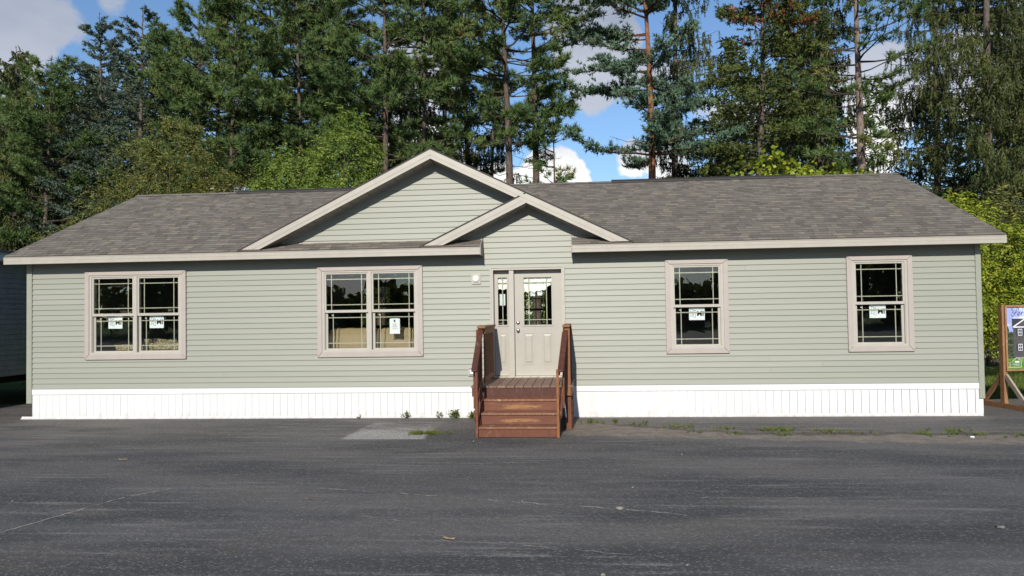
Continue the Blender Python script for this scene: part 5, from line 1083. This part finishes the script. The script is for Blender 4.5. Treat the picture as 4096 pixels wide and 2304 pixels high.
for a, b, n, sp in (((1.3, -1.25), (2.6, -1.65), 60, .09), ((2.6, -1.62), (4.0, -1.95), 120, .10), ((4.2, -2.0), (6.9, -2.45), 80, .12), ((1.6, -1.9), (3.0, -2.2), 45, .06), ((5.2, -1.75), (6.2, -1.9), 30, .06), ((-2.85, -2.02), (-2.12, -1.95), 170, .05), ((6.0, -2.3), (7.6, -2.5), 110, .1), ((-0.1, -0.72), (1.2, -1.1), 40, .05)):
    t = rng.uniform(0, 1, n); c = np.stack([a[0] + (b[0] - a[0]) * t, a[1] + (b[1] - a[1]) * t, np.zeros(n)], 1); kx = np.sin(c[:, 0] * 9.0) + 0.6 * np.sin(c[:, 0] * 23) > 0.05; c = c[kx] + rng.normal(0, sp, (kx.sum(), 3)) * [1, .8, 0]; Cw.append(c)
Cw = np.concatenate(Cw); V, T = needle_tris(Cw, np.tile([0, -0.1, .75], (len(Cw), 1)), 9, 0.075, 0.011, 0.6, rng, rng.uniform(0.2, 1, len(Cw))); V[:, 2] = np.maximum(V[:, 2], 0.0006)
tag(link('weed_strip', fast_mesh('weed_strip', V, np.arange(len(V)).reshape(-1, 3), T, 'weed_leaves')), 'ragged strip of low weeds along the pavement seam', 'weeds', kind='stuff')
# loose stones
rng = np.random.default_rng(31); mb = MB()
for k in range(140):
    x, y = (rng.uniform(-8, 7.5), rng.uniform(-9.2, -0.3)) if k % 3 else (rng.uniform(-4, -2), rng.uniform(-2.6, -0.3)); r = abs(rng.normal(0.0, 0.0045)) + 0.003; v = [(x + r * a * rng.uniform(.7, 1.3), y + r * b * rng.uniform(.7, 1.3), c * r * .8 + .0) for a, b, c in ((-1, -1, 0), (1, -1, 0), (1, 1, 0), (-1, 1, 0), (-.5, -.6, 1), (.6, -.5, .9), (.5, .6, 1), (-.6, .5, .8))]
    mb.add(v, [(4, 5, 6, 7), (0, 1, 5, 4), (1, 2, 6, 5), (2, 3, 7, 6), (3, 0, 4, 7)])
plain('stone', (0.20, 0.19, 0.175), 0.9, 0.2, var=0.4, scale=12); tag(mb.build('gravel', 'stone'), 'loose bits of stone scattered on the asphalt', 'gravel', kind='stuff')
def stone(x, y, r, label, mat='stone', s=1):
    rg = random.Random(s); mb = MB(); n = 7; vs = []
    for j, (zz, k) in enumerate(((0.0, .9), (.35, 1.0), (.75, .7))): vs += [(x + r * k * rg.uniform(.8, 1.2) * math.cos(6.283 * i / n), y + r * .8 * k * rg.uniform(.8, 1.2) * math.sin(6.283 * i / n), zz * r * .7) for i in range(n)]
    mb.add(vs, [(j * n + i, j * n + (i + 1) % n, (j + 1) * n + (i + 1) % n, (j + 1) * n + i) for j in (0, 1) for i in range(n)] + [tuple(range(2 * n, 3 * n))]); tag(mb.build('stone', mat), label, 'stone')
stone(5.60, -2.42, 0.035, 'small white stone among the weeds at right', 'white_plastic', 1); stone(3.55, -7.35, 0.035, 'pale stone on the bare asphalt at lower right', 'stone', 2); stone(0.32, -6.78, 0.045, 'grey stone beside the long crack', 'stone', 3)
# fallen leaves, curled
def dead(x, y, s, rz, label, seed):
    rg = np.random.default_rng(seed); vs = []; fs = []; n = 9; m = 6
    for i in range(n):
        t = i / (n - 1); wv = math.sin(math.pi * t ** 0.8) * (0.34 + 0.14 * math.sin(t * 15 + seed))
        for j in range(m): u = -1 + 2 * j / (m - 1); a, b = (t - .5) * 2.0, wv * u; vs.append((x + s * (a * math.cos(rz) - b * math.sin(rz)), y + s * (a * math.sin(rz) + b * math.cos(rz)), 0.004 + s * (0.22 * u * u + 0.16 * a * a + 0.05 * math.sin(5 * t + 2 * u))))
    for i in range(n - 1):
        for j in range(m - 1): k = i * m + j; fs.append((k, k + 1, k + m + 1, k + m))
    mb = MB(); mb.add(vs, fs); mb.tn = list(rg.uniform(0, 1, len(vs))); o = mb.build('fallen_leaf', 'dead_leaf', None, True, True); sm = o.modifiers.new('thickness', 'SOLIDIFY'); sm.thickness = 0.0015
    tag(o, label, 'leaf', 'dry leaves lying on the asphalt')
dead(-6.24, -4.28, 0.055, 0.2, 'dry brown leaf at the left of the lot', 1); dead(-2.90, -6.45, 0.030, 0.9, 'tiny dry leaf near the end of the long crack', 2); dead(-1.17, -7.88, 0.055, -0.3, 'dry curled leaf at the bottom centre of the lot', 3)
